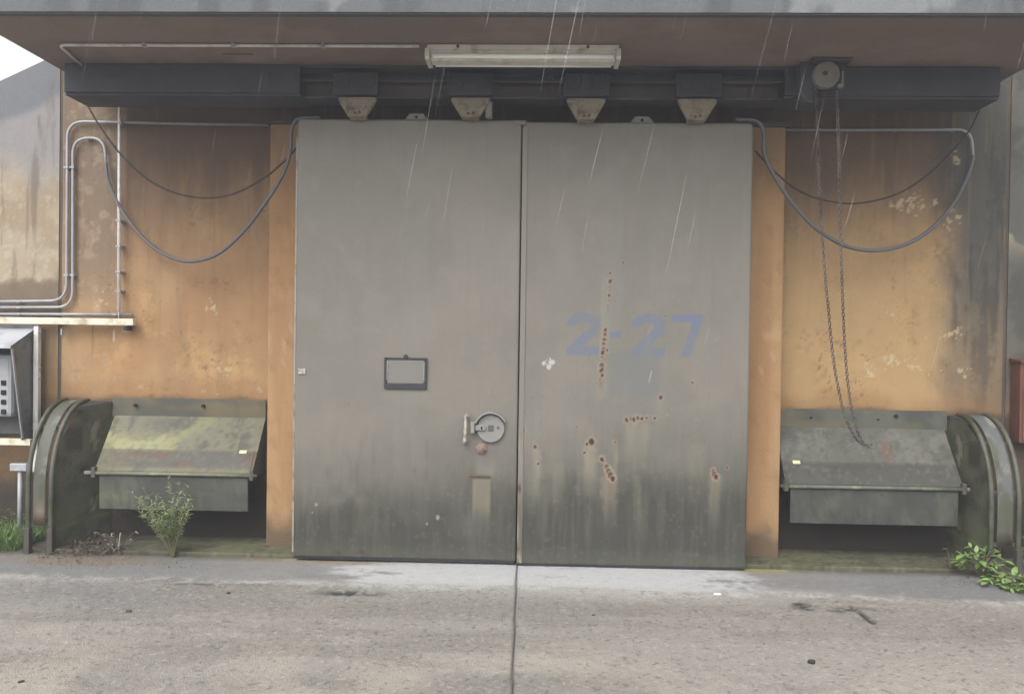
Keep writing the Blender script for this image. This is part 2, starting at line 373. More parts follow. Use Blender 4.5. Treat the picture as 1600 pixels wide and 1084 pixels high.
# ================================================================== bunker: walls, canopy, posts, ledges, track
bunker = thing('bunker', 'ochre rendered concrete bunker front with a deep grey canopy over sliding doors', 'bunker', (0, WY, 0))
def topz(x):
    return np.minimum(3.80, 3.80-.463*np.maximum(0, np.abs(x)-3.26))
def wall_colour(X, Z):
    f1 = fbm(X, Z, 1.3, seed=5); f2 = fbm(X, Z, 4.5, seed=6); f3 = fbm(X, Z, 16, seed=7); st = fbm(X, Z, 9, 1.1, 8); fl = fbm(X, Z, 42, seed=9)
    col = np.zeros(X.shape+(3,))+lin((180, 146, 106))
    col = mixc(col, (172, 132, 94), ss(f1, .42, .66)*.8)
    col = mixc(col, (204, 164, 112), ss(f2, .50, .70)*.55)
    col = mixc(col, (152, 122, 92), ss(st, .50, .76)*.45)
    right = ss(X, 1.4, 1.8)
    col = mixc(col, (190, 160, 114), right*.55); col = mixc(col, (164, 136, 100), right*ss(f1+.3*(f2-.5), .48, .68)*.7)
    # soot with the canopy's shade mixed into the colour, running down in tongues
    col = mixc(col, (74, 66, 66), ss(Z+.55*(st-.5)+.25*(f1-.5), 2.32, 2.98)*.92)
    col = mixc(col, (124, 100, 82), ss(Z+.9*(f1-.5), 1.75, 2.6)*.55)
    # left strip next to the joint
    ls = ss(-X, 3.02, 3.25)*ss(-X, 3.7, 3.5); col = mixc(col, (134, 116, 98), ls*ss(Z+.6*(f2-.5), 1.5, 2.1)*.85); col = mixc(col, (186, 168, 142), ls*ss(f3, .56, .7)*.4)
    # grey mould on the right end
    rm = ss(X+.35*(f1-.5)+.12*(f2-.5), 2.78, 3.12); col = mixc(col, (88, 87, 82), rm*(.6+.38*ss(Z, 1.3, 2.1))); col = mixc(col, (62, 60, 58), rm*ss(st+.3*(f3-.5), .52, .66)*.6)
    col = mixc(col, (108, 90, 72), ss(fl*.5+f3*.5+.3*(f2-.5), .56, .70)*.25); col = mixc(col, (204, 172, 128), ss(fbm(X, Z, 60, seed=12), .60, .68)*ss(f2, .5, .62)*.22*ss(-Z, -2.4, -2.0)*(1-.9*rm))
    dr = fbm(X, Z, 24, 1.3, 13); col = mixc(col, (120, 92, 66), ss(dr, .58, .74)*ss(Z+.6*(f1-.5), 1.2, 2.3)*.25); col = mixc(col, (198, 166, 122), ss(fbm(X, Z, 30, 1.6, 14), .60, .74)*.12)
    col = mixc(col, (112, 98, 78), ss(X, 3.0, 3.35)*ss(-Z, -1.9, -1.1)*.4)
    # wing walls
    lw = ss(-X, -JL-.004, -JL+.004)
    lc = np.zeros(X.shape+(3,))+lin((162, 144, 120)); lc = mixc(lc, (180, 168, 146), ss(f2, .42, .62)*.6); lc = mixc(lc, (198, 190, 172), ss(fl*.5+f3*.5, .54, .64)*.35); lc = mixc(lc, (120, 108, 94), ss(fbm(X, Z, 26, 2, 14), .58, .68)*.5)
    lc = mixc(lc, (146, 144, 146), ss(Z+.5*(st-.5)+.25*(f1-.5), 2.55, 2.95)*.9); lc = mixc(lc, (112, 116, 122), ss(Z+.463*(-X-3.26)+.12*(f2-.5), 3.44, 3.52)*.85)
    lc = mixc(lc, (104, 90, 76), ss(st, .56, .68)*.55)
    ra = ss(-Z-.20*(f2-.5)-.1*(f3-.5), -1.98+.0, -1.90)*ss(Z, 1.50, 1.56); lc = mixc(lc, (118, 102, 86), ra*.9)
    lc = mixc(lc, (150, 122, 88), ss(-Z, -1.66, -1.58)*.8)
    col = col*(1-lw[..., None])+lc*lw[..., None]
    rw = ss(X, JR-.004, JR+.004)
    rc = np.zeros(X.shape+(3,))+lin((104, 103, 98)); rc = mixc(rc, (84, 82, 78), ss(f2, .46, .62)*.8)
    rc = mixc(rc, (178, 168, 146), ss(f2+.3*(f3-.5), .46, .56)*np.exp(-((Z-2.45)/.22)**2)*.9)
    rc = mixc(rc, (112, 98, 80), ss(-Z, -1.9, -1.2)*.5)
    col = col*(1-rw[..., None])+rc*rw[..., None]
    # flaked pale scabs
    def scab(px, py, rx, ry, th, a=.8, c=(214, 196, 162)):
        nonlocal col
        x, z = onw(px, py, WY); m = np.exp(-((X-x)/rx)**2-((Z-z)/ry)**2)
        col = mixc(col, c, ss(m*.38+fl*.62+f3*.38, th+.20, th+.29)*a*.8)
    for a in ((1425, 320, .22, .14, .62), (1490, 345, .1, .12, .62), (1495, 245, .09, .12, .66), (1390, 570, .5, .13, .68), (1500, 580, .1, .09, .64), (1360, 585, .08, .05, .6), (1470, 520, .3, .09, .70),
              (1390, 490, .05, .05, .66), (330, 482, .07, .12, .66), (350, 575, .12, .09, .66), (215, 605, .12, .05, .66), (330, 612, .2, .04, .72), (160, 470, .12, .14, .7), (410, 610, .08, .03, .62)):
        scab(*a)
    for px, py, rx, ry in ((200, 493, .06, .05), (198, 516, .06, .035)):
        scab(px, py, rx, ry, .62, .75, (184, 176, 164))
    for px, py, rx, ry in ((1470, 395, .09, .06), (1395, 440, .06, .12), (330, 440, .2, .08), (145, 240, .05, .25)):
        scab(px, py, rx, ry, .64, .5, (112, 88, 62))
    x, z = onw(178, 524, WY); col = mixc(col, (222, 212, 196), ss(-np.abs(X-x), -.010, -.006)*ss(-np.abs(Z-z), -.045, -.035)*.8)
    ck = np.abs(fbm(X, Z, 1.6, seed=181, o=6, g=.6)-.5); col = mixc(col, (92, 72, 54), ss(-ck, -.0035, -.001)*ss(f2, .5, .6)*.55*(np.abs(X) < 3.4))
    for px, py in ((105, 262), (105, 430), (165, 191), (114, 300), (186, 345), (186, 425), (1400, 204), (1490, 204), (1522, 240), (145, 500), (60, 492)):
        x, z = onw(px, py, WY); m = ss(-np.abs(X-x+.012*(f3-.5)), -.016, -.004)*ss(z-Z, 0, .02)*ss(Z-z, -.42, -.05); col = mixc(col, (96, 74, 56), m*.5)
    # grime at the foot, with the shade under the hoods painted in
    col = mixc(col, (150, 112, 74), ss(-Z+.2*(f2-.5), -1.24, -1.1)*.5)
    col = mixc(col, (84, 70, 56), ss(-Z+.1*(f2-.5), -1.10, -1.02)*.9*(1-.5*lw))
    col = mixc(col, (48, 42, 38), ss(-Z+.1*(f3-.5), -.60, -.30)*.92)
    return col*KW
def build_walls():
    for name, x0, x1, Yp in (('front_wall', JL, JR, WY), ('wing_wall', -9., JL-.028, WY+.004), ('wing_wall', JR+.028, 9., WY+.004)):
        nx = int((x1-x0)/.0125) if name == 'front_wall' else 420
        if x1-x0 > 5 and name == 'wing_wall':
            xs = np.concatenate([np.linspace(x0, -4.5, 40)[:-1], np.arange(-4.5, x1-.002, .012), [x1]]) if x0 < 0 else np.concatenate([np.arange(x0, 4.5, .012), np.linspace(4.5, x1, 40)])
        else: xs = np.linspace(x0, x1, nx)
        ts = np.linspace(0, 1, 300); X, T = np.meshgrid(xs, ts); tz = np.maximum(topz(X), .4) if name == 'wing_wall' else np.full(X.shape, 3.85)
        Z = -.05+T*(tz+.05)
        yy = Yp+.006*(fbm(X, Z, 1.2, seed=15)-.5)
        P = np.stack([X, yy, Z], -1)
        t0, t1 = (float(tz[0, 0]), float(tz[0, -1])); yb = Yp+.35
        bk = [[(x0, Yp, -.05), (x0, Yp, t0), (x0, yb, t0), (x0, yb, -.05)], [(x1, Yp, -.05), (x1, yb, -.05), (x1, yb, t1), (x1, Yp, t1)],
              [(x0, yb, -.05), (x0, yb, t0), (x1, yb, t1), (x1, yb, -.05)]]
        for i in range(0, len(xs)-1):
            bk.append([(xs[i], Yp, tz[0, i]), (xs[i+1], Yp, tz[0, i+1]), (xs[i+1], yb, tz[0, i+1]), (xs[i], yb, tz[0, i])])
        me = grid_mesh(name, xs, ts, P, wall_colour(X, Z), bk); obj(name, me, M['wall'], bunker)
    for j, s in ((JL, -1), (JR, 1)):
        b = B(); a, c = sorted((j, j+s*.028)); box(b, a+.001, c-.001, WY+.010, WY+.3, -.05, 3.7); obj('joint_filler', b, mat('joint_filler', (104, 92, 80), .9, var=.2, k=.6), bunker)
    # canopy: soffit strip, fascia, closed slab
    ys0 = -.98
    xs = np.arange(CX0, CX1+.001, (CX1-CX0)/420); yv = np.linspace(ys0, WY-.02, 130); X, Y = np.meshgrid(xs, yv)
    f1 = fbm(X, Y, 1.2, seed=16); f2 = fbm(X, Y, 5, seed=17)
    col = np.zeros(X.shape+(3,))+lin((150, 134, 126)); col = mixc(col, (132, 119, 114), ss(f1, .45, .62)*.7); col = mixc(col, (142, 118, 106), ss(f2, .52, .66)*.45)
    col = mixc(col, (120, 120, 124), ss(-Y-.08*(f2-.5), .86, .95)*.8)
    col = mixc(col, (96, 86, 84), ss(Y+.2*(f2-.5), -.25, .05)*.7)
    x, y = atz(372, 85, SOF).x, atz(372, 85, SOF).y; col = mixc(col, (72, 70, 74), ss(-np.abs(X-x), -.11, -.09)*ss(-np.abs(Y-y), -.014, -.009)); col = mixc(col, (168, 158, 154), np.exp(-((X-x-.03)/.09)**2-((Y-y-.1)/.07)**2)*.5)
    P = np.stack([X[::-1], Y[::-1], np.full(X.shape, SOF)], -1)
    zc = 3.80; yb = WY-.02
    fz = np.linspace(SOF, zc, 50); FX, FZ = np.meshgrid(xs, fz)
    bk = [[(CX0, ys0+.001, SOF), (CX0, yb, SOF), (CX0, yb, zc), (CX0, ys0+.001, zc)], [(CX1, ys0+.001, SOF), (CX1, ys0+.001, zc), (CX1, yb, zc), (CX1, yb, SOF)],
          [(CX0, ys0, zc), (CX0, yb, zc), (CX1, yb, zc), (CX1, ys0, zc)], [(CX0, yb, SOF), (CX1, yb, SOF), (CX1, yb, zc), (CX0, yb, zc)]]
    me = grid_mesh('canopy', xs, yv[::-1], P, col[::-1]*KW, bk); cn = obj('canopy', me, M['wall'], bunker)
    s1 = fbm(FX, FZ, 7, 1.2, 18); s2 = fbm(FX, FZ, 2, seed=19); c2 = np.zeros(FX.shape+(3,))+lin((132, 136, 140)); c2 = mixc(c2, (108, 112, 116), ss(s1, .46, .62)*.8)
    c2 = mixc(c2, (172, 176, 178), ss(s2+.3*(s1-.5), .55, .66)*.8)
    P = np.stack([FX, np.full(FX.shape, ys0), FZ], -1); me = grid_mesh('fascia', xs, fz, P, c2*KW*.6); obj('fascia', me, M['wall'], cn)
    b = B(); box(b, CX0+.02, CX1-.02, ys0+.01, ys0+.05, SOF-.008, SOF-.001); obj('drip_edge', b, mat('damp_drip_edge', (92, 92, 96), .8, var=.2, k=.7), cn)
    # posts beside the door
    for x0, x1 in ((at(419, 500, PY).x, XL+.16), (XR-.16, at(1221, 600, PY).x)):
        bx = B(); box(bx, x0, x1, PY, WY-.002, .02, 3.06, .008)
        def pc(X, Y, Z, x0=x0, x1=x1):
            f1 = fbm(X*3+Y*2, Z, 3, .9, 25); f2 = fbm(X+Y, Z, 12, seed=26); f3 = fbm(X+Y, Z, 34, 12, 27)
            c = np.zeros((len(X), 3))+lin((180, 144, 104)); c = mixc(c, (168, 128, 90), ss(f1, .46, .66)*.7)
            c = mixc(c, (206, 178, 138), ss(f3, .64, .72)*ss(np.abs(Z-1.4), .7, .1)*.4); c = mixc(c, (128, 98, 68), ss(f2, .60, .76)*.3)
            c = mixc(c, (88, 78, 66), ss(-Z+.3*(f2-.5), -.34, -.12)*.8); c = mixc(c, (128, 104, 88), ss(Z, 2.5, 3)*.6)
            return c*KW
        ps = obj('door_post', painted('door_post', bx, pc, .02), M['wall'], bunker)
        b = B(); box(b, x0-.03, x1+.02, PY-.012, WY-.003, 3.06, 3.085, .004); obj('cap_plate', b, M['beam'], ps)
    # raised ledges either side of the doors
    for x0, x1 in ((-3.36, XL-.01), (XR+.01, 3.03)):
        bx = B(); box(bx, x0, x1, .06, WY-.004, -.02, .03, .006)
        def lc(X, Y, Z):
            f1 = fbm(X, Y, 2, 5, 35); f2 = fbm(X, Y, 14, seed=36)
            c = np.zeros((len(X), 3))+lin((128, 126, 100)); c = mixc(c, (138, 138, 104), ss(f1, .42, .6)*.7); c = mixc(c, (92, 88, 76), ss(f2, .52, .68)*.7)
            c = mixc(c, (78, 76, 66), ss(-Z, -.022, -.012)*.8); c = mixc(c, (150, 150, 112), np.exp(-((np.abs(X)-1.9)/.4)**2)*.5); c = mixc(c, (104, 96, 84), ss(np.abs(X), 2.6, 3.0)*.6)
            f3 = fbm(X, Y, 40, seed=37); c = mixc(c, (70, 66, 56), ss(f3+.4*(f2-.5), .56, .66)*.5); c = mixc(c, (176, 172, 150), ss(f3, .3, .38)*0+ss(fbm(X, Y, 46, seed=38), .64, .7)*.5)
            return c*.42
        obj('ledge', painted('ledge', bx, lc, .02), M['ground'], bunker)
    # track girder with trolley channel open in the middle and cover plates at both ends
    b = B(); x0, x1 = at(104, 130, -.1).x, at(1559, 135, -.1).x
    box(b, x0, x1, .03, .05, 3.165, SOF-.002); box(b, x0, x1, -.11, .19, 3.335, SOF-.003); box(b, x0, x1, -.05, .13, 3.15, 3.164)
    tb = obj('track_beam', b, M['beam'], bunker)
    for a, c in ((x0+.0, -1.60), (1.60, x1)):
        b = B(); box(b, a, c, -.13, -.112, 3.158, SOF-.004, .003); box(b, a, c, -.112, .17, 3.142, 3.157); obj('cover_plate', b, M['beam'], tb)
        b = B()
        e = a if a < 0 else c; box(b, e-.012, e+.012, -.10, .2, 3.166, 3.334); obj('end_plate', b, M['beam'], tb)
    b = B(); box(b, -1.59, 1.59, -.085, -.07, 3.25, 3.262); box(b, -1.59, 1.59, .0, .028, 3.17, 3.25); obj('stiffener', b, mat('dusty_stiffener', (92, 82, 80), .7, var=.2, k=.7), tb)
    for xx in (CX0+.05, CX1-.05):
        pass
build_walls()
b = B(); box(b, -8.8, 8.8, WY+.36, WY+12, -.05, 1.2); 
tag(obj('earth_mound', b, M['soil']), 'earth bank heaped behind the wing walls', 'earth bank', kind='structure')

# ================================================================== sliding doors
def seg_d(X, Z, p, q):
    dx, dz = q[0]-p[0], q[1]-p[1]; t = np.clip(((X-p[0])*dx+(Z-p[1])*dz)/(dx*dx+dz*dz+1e-12), 0, 1)
    return np.hypot(X-p[0]-t*dx, Z-p[1]-t*dz)
RUST = [  # px, py, radius px (on the right leaf unless noted)
    (953, 440, 2), (952, 462, 2), (950, 477, 1.5), (974, 410, 1.3), (953, 428, 1.2), (946, 516, 3), (945, 523, 2.5), (944, 530, 3), (943, 537, 3), (943, 544, 3), (942, 551, 3.2), (949, 547, 2), (941, 558, 1.6),
    (940, 572, 3.4), (939, 579, 3.2), (941, 586, 2.6), (938, 592, 1.6), (1032, 621, 2.8), (980, 656, 3), (985, 654, 2.2), (991, 655, 3), (997, 653, 2.6), (1003, 654, 2), (1010, 652, 1.8), (1023, 653, 1.8),
    (924, 690, 4.2), (917, 693, 2), (913, 707, 2), (941, 717, 3), (948, 730, 3), (951, 737, 3.6), (954, 743, 3.8), (957, 748, 3), (961, 691, 1.8), (836, 698, 2.4), (841, 724, 1.6), (846, 715, 1), (1114, 734, 2.6), (1116, 741, 3.6), (1119, 745, 3),
    (816, 673, 3), (818, 670, 2), (1135, 730, 1.2), (1006, 725, 1), (1122, 530, 1.2), (1043, 648, 1), (1015, 481, 1), (1040, 493, 1.2), (900, 668, 1), (1090, 655, .9), (1082, 598, .9)]
STREAK = [(978, 1012, 658, 740, .5), (912, 930, 695, 780, .6), (833, 842, 700, 790, .7), (940, 962, 742, 830, .5), (1108, 1124, 742, 830, .6), (1028, 1036, 624, 670, .3), (958, 964, 694, 770, .5), (936, 946, 590, 625, .4),
          (940, 952, 430, 600, .5), (1075, 1100, 690, 800, .25), (865, 880, 720, 820, .3), (990, 1000, 740, 860, .25)]
def door_colour(X, Z, left):
    f1 = fbm(X, Z, 1.4, seed=101+left); f2 = fbm(X, Z, 5, seed=103+left); f3 = fbm(X, Z, 22, seed=105+left); st = fbm(X, Z, 16, 1.0, 107+left); sb = fbm(X, Z, 6, .5, 109+left)
    col = np.zeros(X.shape+(3,))+lin((146, 140, 130)); col = mixc(col, (136, 132, 123), ss(f1, .42, .62)*.7); col = mixc(col, (154, 147, 137), ss(f2, .54, .7)*.35); col = mixc(col, (144, 142, 134), ss(sb, .5, .66)*.5)
    # dark grime creeping up from the ground
    hgt = .62+.22*(st-.5)+.45*(f1-.5)+.2*(f2-.5)+(0 if left else .10)
    col = mixc(col, (112, 110, 100), ss(-Z, -hgt-.36, -hgt+.20)*.8)
    col = mixc(col, (70, 70, 65), ss(-Z, -hgt+.02, -hgt+.34)*.85)
    col = mixc(col, (94, 95, 84), ss(-Z+.1*(f2-.5), -.16, -.05)*.7)
    fv = fbm(X, Z, 60, 2.5, 113+left); col = mixc(col, (126, 122, 114), ss(fv, .54, .72)*.14); col = mixc(col, (164, 158, 148), ss(fbm(X, Z, 38, seed=115+left, o=4), .66, .74)*.12)
    col = mixc(col, (122, 120, 104), ss(st, .55, .68)*ss(-Z, -.85, -.5)*ss(Z, .1, .3)*.25)
    col = mixc(col, (100, 100, 93), ss(fbm(X, Z, 22, 3.2, 111+left), .60, .76)*ss(-Z, -1.0, -.6)*.4)
    def px(x, y): return onw(x, y, 0)
    if left:
        a, z1 = px(738, 748); c, z0 = px(766, 815); m = ss(X, a-.006, a+.012)*ss(-X, -c-.01, -c+.012)*ss(Z, z0-.04, z0+.14)*ss(-Z, -z1-.002, -z1+.004); col = mixc(col, (164, 157, 134), m*.6*(.75+.5*(st-.3)))
        col = mixc(col, (156, 152, 144), ss(X, a, a+.05)*ss(-X, -c-.04, -c)*ss(Z, z1, z1+.05)*ss(-Z, -z1-.2, -z1-.05)*.5)
        a, z = px(482, 780); c, _ = px(598, 780); m = ss(X, a, a+.1)*ss(-X, -c, -c+.2)*np.exp(-((Z-z)/.045)**2); col = mixc(col, (128, 120, 112), m*ss(st, .4, .6)*.6)
        for x, y, r in ((667, 818, 2.2), (684, 808, 3.4), (763, 612, 1.5), (494, 788, 2.5), (488, 800, 1.5), (800, 658, 1.2)):
            a, z = px(x, y); col = mixc(col, (182, 178, 170), ss(-np.hypot(X-a, (Z-z)*.7), -r*.0043, -r*.0043+.005)*.7)
        for x, y, r in ((545, 632, 1.5), (648, 735, 3), (574, 780, 2)):
            a, z = px(x, y); col = mixc(col, (122, 108, 100), np.exp(-((X-a)/(.004*r))**2-((Z-z)/(.008*r))**2)*.7)
        for x, y, rx, ry in ((530, 862, .03, .02), (565, 864, .02, .02)):
            a, z = px(x, y); col = mixc(col, (92, 62, 50), np.exp(-((X-a)/rx)**2-((Z-z)/ry)**2)*ss(f3, .45, .55))
        a, z = px(735, 820); col = mixc(col, (120, 120, 112), np.exp(-((X-a)/.15)**2-((Z-z)/.10)**2)*.4)
    else:
        # faded blue stencilled number: 2-27
        def put(m, al):
            nonlocal col
            wear = np.clip(.52+.8*(f2-.30)+.5*(fbm(X, Z, 34, seed=161)-.5), .1, .95)
            wear = wear*(1-.6*ss(fbm(X, Z, 46, seed=163), .62, .68)); col = mixc(col, (114, 128, 158), m*al*wear)
        pxX, pxZ = (X-px(812, 520)[0])/.004345+812, 520-(Z-px(812, 520)[1])/.004345-(X-px(812, 520)[0])*.0
        def soft(d): return ss(-d+2.2*(f3-.5), -1.8, 1.6)
        def bar(x0, x1, y0, y1):
            return soft(np.maximum(np.maximum(x0-pxX, pxX-x1), np.maximum(y0-pxY, pxY-y1)))
        def stroke(pts, wd, y0=-9e9, y1=9e9):
            d = np.full(X.shape, 1e3)
            for p, q in zip(pts, pts[1:]): d = np.minimum(d, seg_d(pxX, pxY, p, q))
            return soft(np.maximum(d-wd/2, np.maximum(y0-pxY, pxY-y1)))
        pxY = pxZ
        def two(x0, x1, y0, y1):
            cx = (x0+x1)/2; ry = (y1-y0)*.29-6; rx = (x1-x0)/2-7; cy = y0+ry+6.5
            arc = [(cx+rx*math.cos(a), cy-ry*math.sin(a)) for a in [math.pi*(1.0-k/14*1.22) for k in range(15)]]
            top = stroke(arc+[(x0+9, y1-8)], 14, y0, y1)*(1-bar(x0-9, cx-9, cy+1.5, y1-30))
            return np.maximum(top, bar(x0, x1, y1-13, y1))
        put(two(885, 937, 487, 553), .95); put(two(986, 1037, 488, 554), .95); put(bar(953, 970, 516, 525), 1.3)
        put(np.maximum(bar(1048, 1096, 488, 500), stroke([(1090, 490), (1069, 556)], 14, 488, 553)), .95)
        # old repaint patch under the number
        a, z1 = px(950, 552); c, z0 = px(1030, 622); m = ss(X, a-.02, a+.03)*ss(-X, -c-.02, -c+.03)*ss(Z, z0-.03, z0+.03)*ss(-Z, -z1-.03, -z1+.03); col = mixc(col, (128, 130, 130), m*.55)
        a, z = px(900, 630); col = mixc(col, (134, 132, 130), np.exp(-((X-a)/.10)**2-((Z-z)/.09)**2)*.5)
        # white dab
        for x, y, r in ((857, 562, 5), (852, 568, 5.5), (863, 566, 5), (858, 573, 5), (856, 567, 5)):
            a, z = px(x, y); col = mixc(col, (214, 212, 210), ss(-np.hypot(X-a, Z-z)+.012*(f3-.5), -r*.0043, -r*.0043+.004)*ss(fbm(X+Z, Z-X, 30, 60, 77), .34, .44)*.9)
        p, q = px(1018, 580), px(1014, 597); col = mixc(col, (190, 188, 184), ss(-seg_d(X, Z, p, q), -.006, -.002)*.7)
        for x0, x1, y0, y1, a in STREAK:
            xa, z1 = px(x0, y0); xb, z0 = px(x1, y1); w_ = .022; xx = X+.03*(f3-.5); m = ss(xx, xa-w_, xa+w_)*ss(-xx, -xb-w_, -xb+w_)*ss(Z, z0-.05, z0+.8*(z1-z0))*ss(-Z+.02*(f3-.5), -z1-.004, -z1+.02); col = mixc(col, (168, 162, 142), m*a*np.clip(.2+1.5*(st-.15), 0, 1.1))
        f6 = fbm(X, Z, 60, seed=171); f7 = fbm(X, Z, 45, 3, 173)
        for x, y, r in RUST:
            a, z = px(x, y); rr = r*.0052; d = np.hypot(X-a+.012*(f6-.5), (Z-z)*.85+.012*(f3-.5))+.020*(f6-.5)+.008*(f3-.5)
            run = ss(-np.abs(X-a+.01*(f7-.5)), -rr*1.1-.003, -rr*.3)*ss(z-Z, 0, .01)*ss(-(z-Z), -rr*9-.02, -rr*1.5)
            col = mixc(col, (138, 116, 94), run*ss(f7, .38, .55)*.55)
            col = mixc(col, (168, 156, 138), ss(-d, -rr*1.9-.006, -rr)*.6); col = mixc(col, (104, 64, 48), ss(-d, -rr-.001, -rr+.004)); col = mixc(col, (58, 40, 38), ss(-d, -rr*.7, -rr*.3)*.8)
        for _ in range(1):
            sp = ss(fbm(X, Z, 70, seed=131, o=2), .84, .9)*ss(-Z, -1.9, -1.0); col = mixc(col, (116, 92, 78), sp*.6)
    return col*KW*.80
def make_leaf(x0, x1, z0, z1, left, label):
    t = thing('sliding_door', label, 'sliding door', ((x0+x1)/2, .05, z0), 'sliding steel door leaves')
    xs = np.linspace(x0, x1, int((x1-x0)/.0052)); zs = np.linspace(z0, z1, int((z1-z0)/.0058)); X, Z = np.meshgrid(xs, zs)
    col = door_colour(X, Z, left); Y = .012*(fbm(X, Z, 1.1, seed=140+left, o=3)-.5)+.0025*(fbm(X, Z, 5, seed=145)-.5)
    r = .03; PX, PZ = X.copy(), Z.copy()
    for cx, sg in ((x0+r, -1), (x1-r, 1)):
        dx, dz = (X-cx)*sg, Z-(z1-r); m = (dx > 0) & (dz > 0); mx = np.maximum(dx, dz); hy = np.hypot(dx, dz)+1e-9
        k = np.where(m, mx/hy, 1); PX = np.where(m, cx+sg*dx*k, PX); PZ = np.where(m, z1-r+dz*k, PZ)
    # folded steel skin: rounded into the edges
    ed = np.minimum.reduce([X-x0, x1-X, z1-Z, Z-z0]); Y = Y+.006*(1-ss(ed, 0, .008))
    D = .11; e = 0.0
    bk = [[(x0, .006, z0), (x0, D, z0), (x0, D, z1-r), (x0, .006, z1-r)], [(x1, .006, z0), (x1, .006, z1-r), (x1, D, z1-r), (x1, D, z0)], [(x0+r, .006, z1), (x0+r, D, z1), (x1-r, D, z1), (x1-r, .006, z1)],
          [(x0, .006, z0), (x1, .006, z0), (x1, D, z0), (x0, D, z0)], [(x0, D, z0), (x1, D, z0), (x1, D, z1-r), (x0, D, z1-r)],
          [(x0, .006, z1-r), (x0, D, z1-r), (x0+r, D, z1), (x0+r, .006, z1)], [(x1, .006, z1-r), (x1-r, .006, z1), (x1-r, D, z1), (x1, D, z1-r)]]
    me = grid_mesh('panel', xs, zs, np.stack([PX, Y, PZ], -1), col, bk)
    sm = np.zeros(len(me.polygons), bool); sm[:(len(xs)-1)*(len(zs)-1)] = True; me.polygons.foreach_set('use_smooth', sm)
    obj('panel', me, M['door'], t)
    b = B(); box(b, x0+.01, x1-.01, .012, .10, z0-.016, z0-.001); obj('bottom_rail', b, M['trolley'], t)
    return t
lz = 0.028
LD = make_leaf(XL, XS-.004, lz+.004, ZT, 1, 'grey steel door leaf with slot frame, round lock and handle, left of the seam')
RD = make_leaf(XS+.004, XR, lz-.012, ZT-.012, 0, 'grey steel door leaf with faded blue 2-27 and rust spots')
# seam strip on the right leaf, edge strip on the outer edge of the left leaf
b = B(); box(b, XS+.005, XS+.040, -.005, .004, lz-.005, ZT-.05, .002)
def strip_c(X, Y, Z):
    f = fbm(X*1.0, Z, 20, 3, 151); c = np.zeros((len(X), 3))+lin((143, 137, 128)); c = mixc(c, (92, 90, 78), ss(-Z+.5*(f-.5), -.75, -.3)*.7); c = mixc(c, (164, 158, 132), ss(f, .55, .66)*ss(-Z, -1.2, -.8)*.8)
    for x, y, r in ((815, 674, 3), (811, 764, 3.4), (809, 860, 2.5)):
        a, z = onw(x, y, 0); c = mixc(c, (96, 62, 46), ss(-np.hypot(X-a, (Z-z)*.8), -r*.0055, -r*.003))
    return c*KW*.88
obj('seam_strip', painted('seam_strip', b, strip_c, .006), M['door'], RD)
b = B(); box(b, XL-.014, XL-.001, .01, .10, lz+.03, ZT-.12, .003); obj('edge_strip', b, M['strip'], LD)
b = B(); x, z = onw(473, 580, 0); box(b, x-.03, x+.02, -.008, -.001, z-.018, z+.018, .002); obj('latch_plate', b, M['handle'], LD)
# hangers, trolleys and lifting lugs along the top edge
def hanger(t, pxc, top):
    x = at(pxc, 170, .04).x
    b = B(); prism(b, [(x-.128, 3.142), (x-.128, 3.122), (x-.06, top-.005), (x+.06, top-.005), (x+.128, 3.122), (x+.128, 3.142), (x+.11, 3.148), (x-.11, 3.148)], 'y', -.085, -.055)
    bmesh.ops.bevel(b, geom=list(b.edges), offset=.004, segments=1, affect='EDGES')
    h = obj('hanger', b, M['hanger'], t)
    b = B(); box(b, x-.055, x+.055, -.06, .05, top-.012, top+.012, .003); obj('foot_plate', b, M['hanger'], h)
    b = B(); box(b, x-.15, x+.15, -.125, -.088, 3.152, 3.30, .006); obj('trolley', b, M['trolley'], h)
    for s in (-1, 1):
        b = B(); cyl(b, (x+s*.085, -.133, 3.24), 'y', .05, .0078, 24, .003); cyl(b, (x+s*.085, -.138, 3.24), 'y', .011, .0047, 6); obj('wheel', b, M['trolley'], h)
    b = B(); cyl(b, (x-.012, -.092, top+.018), 'y', .009, .008, 6); cyl(b, (x+.02, -.092, top+.022), 'y', .009, .008, 6); obj('bolt', b, M['rust'], h)
def lug(t, pxc, top):
    x = at(pxc, 180, .03).x; b = B(); prism(b, [(x-.085, top-.004), (x-.045, top+.045), (x+.045, top+.045), (x+.085, top-.004)], 'y', .02, .036); g = obj('lifting_lug', b, M['slot'], t)
    b = B(); cyl(b, (x, .012, top+.02), 'y', .010, .007, 12); obj('bolt', b, M['black'], g)
hanger(LD, 564, ZT); hanger(LD, 737, ZT); hanger(RD, 914, ZT-.012); hanger(RD, 1084, ZT-.012)
lug(LD, 651, ZT); lug(RD, 1003, ZT-.012)
x = at(764, 170, -.06).x; b = B(); box(b, x-.022, x+.022, -.075, -.02, ZT-.003, ZT+.09, .004); cyl(b, (x, -.05, ZT+.09), 'z', .026, .012, 14); cyl(b, (x, -.05, ZT+.102), 'z', .01, .03, 10); obj('stop_switch', b, M['hoist'], LD)
b = B(); x = at(815, 190, 0).x; box(b, x-.045, x+.03, -.012, -.002, ZT-.035, ZT-.006, .002); obj('stop_plate', b, M['slot'], LD)
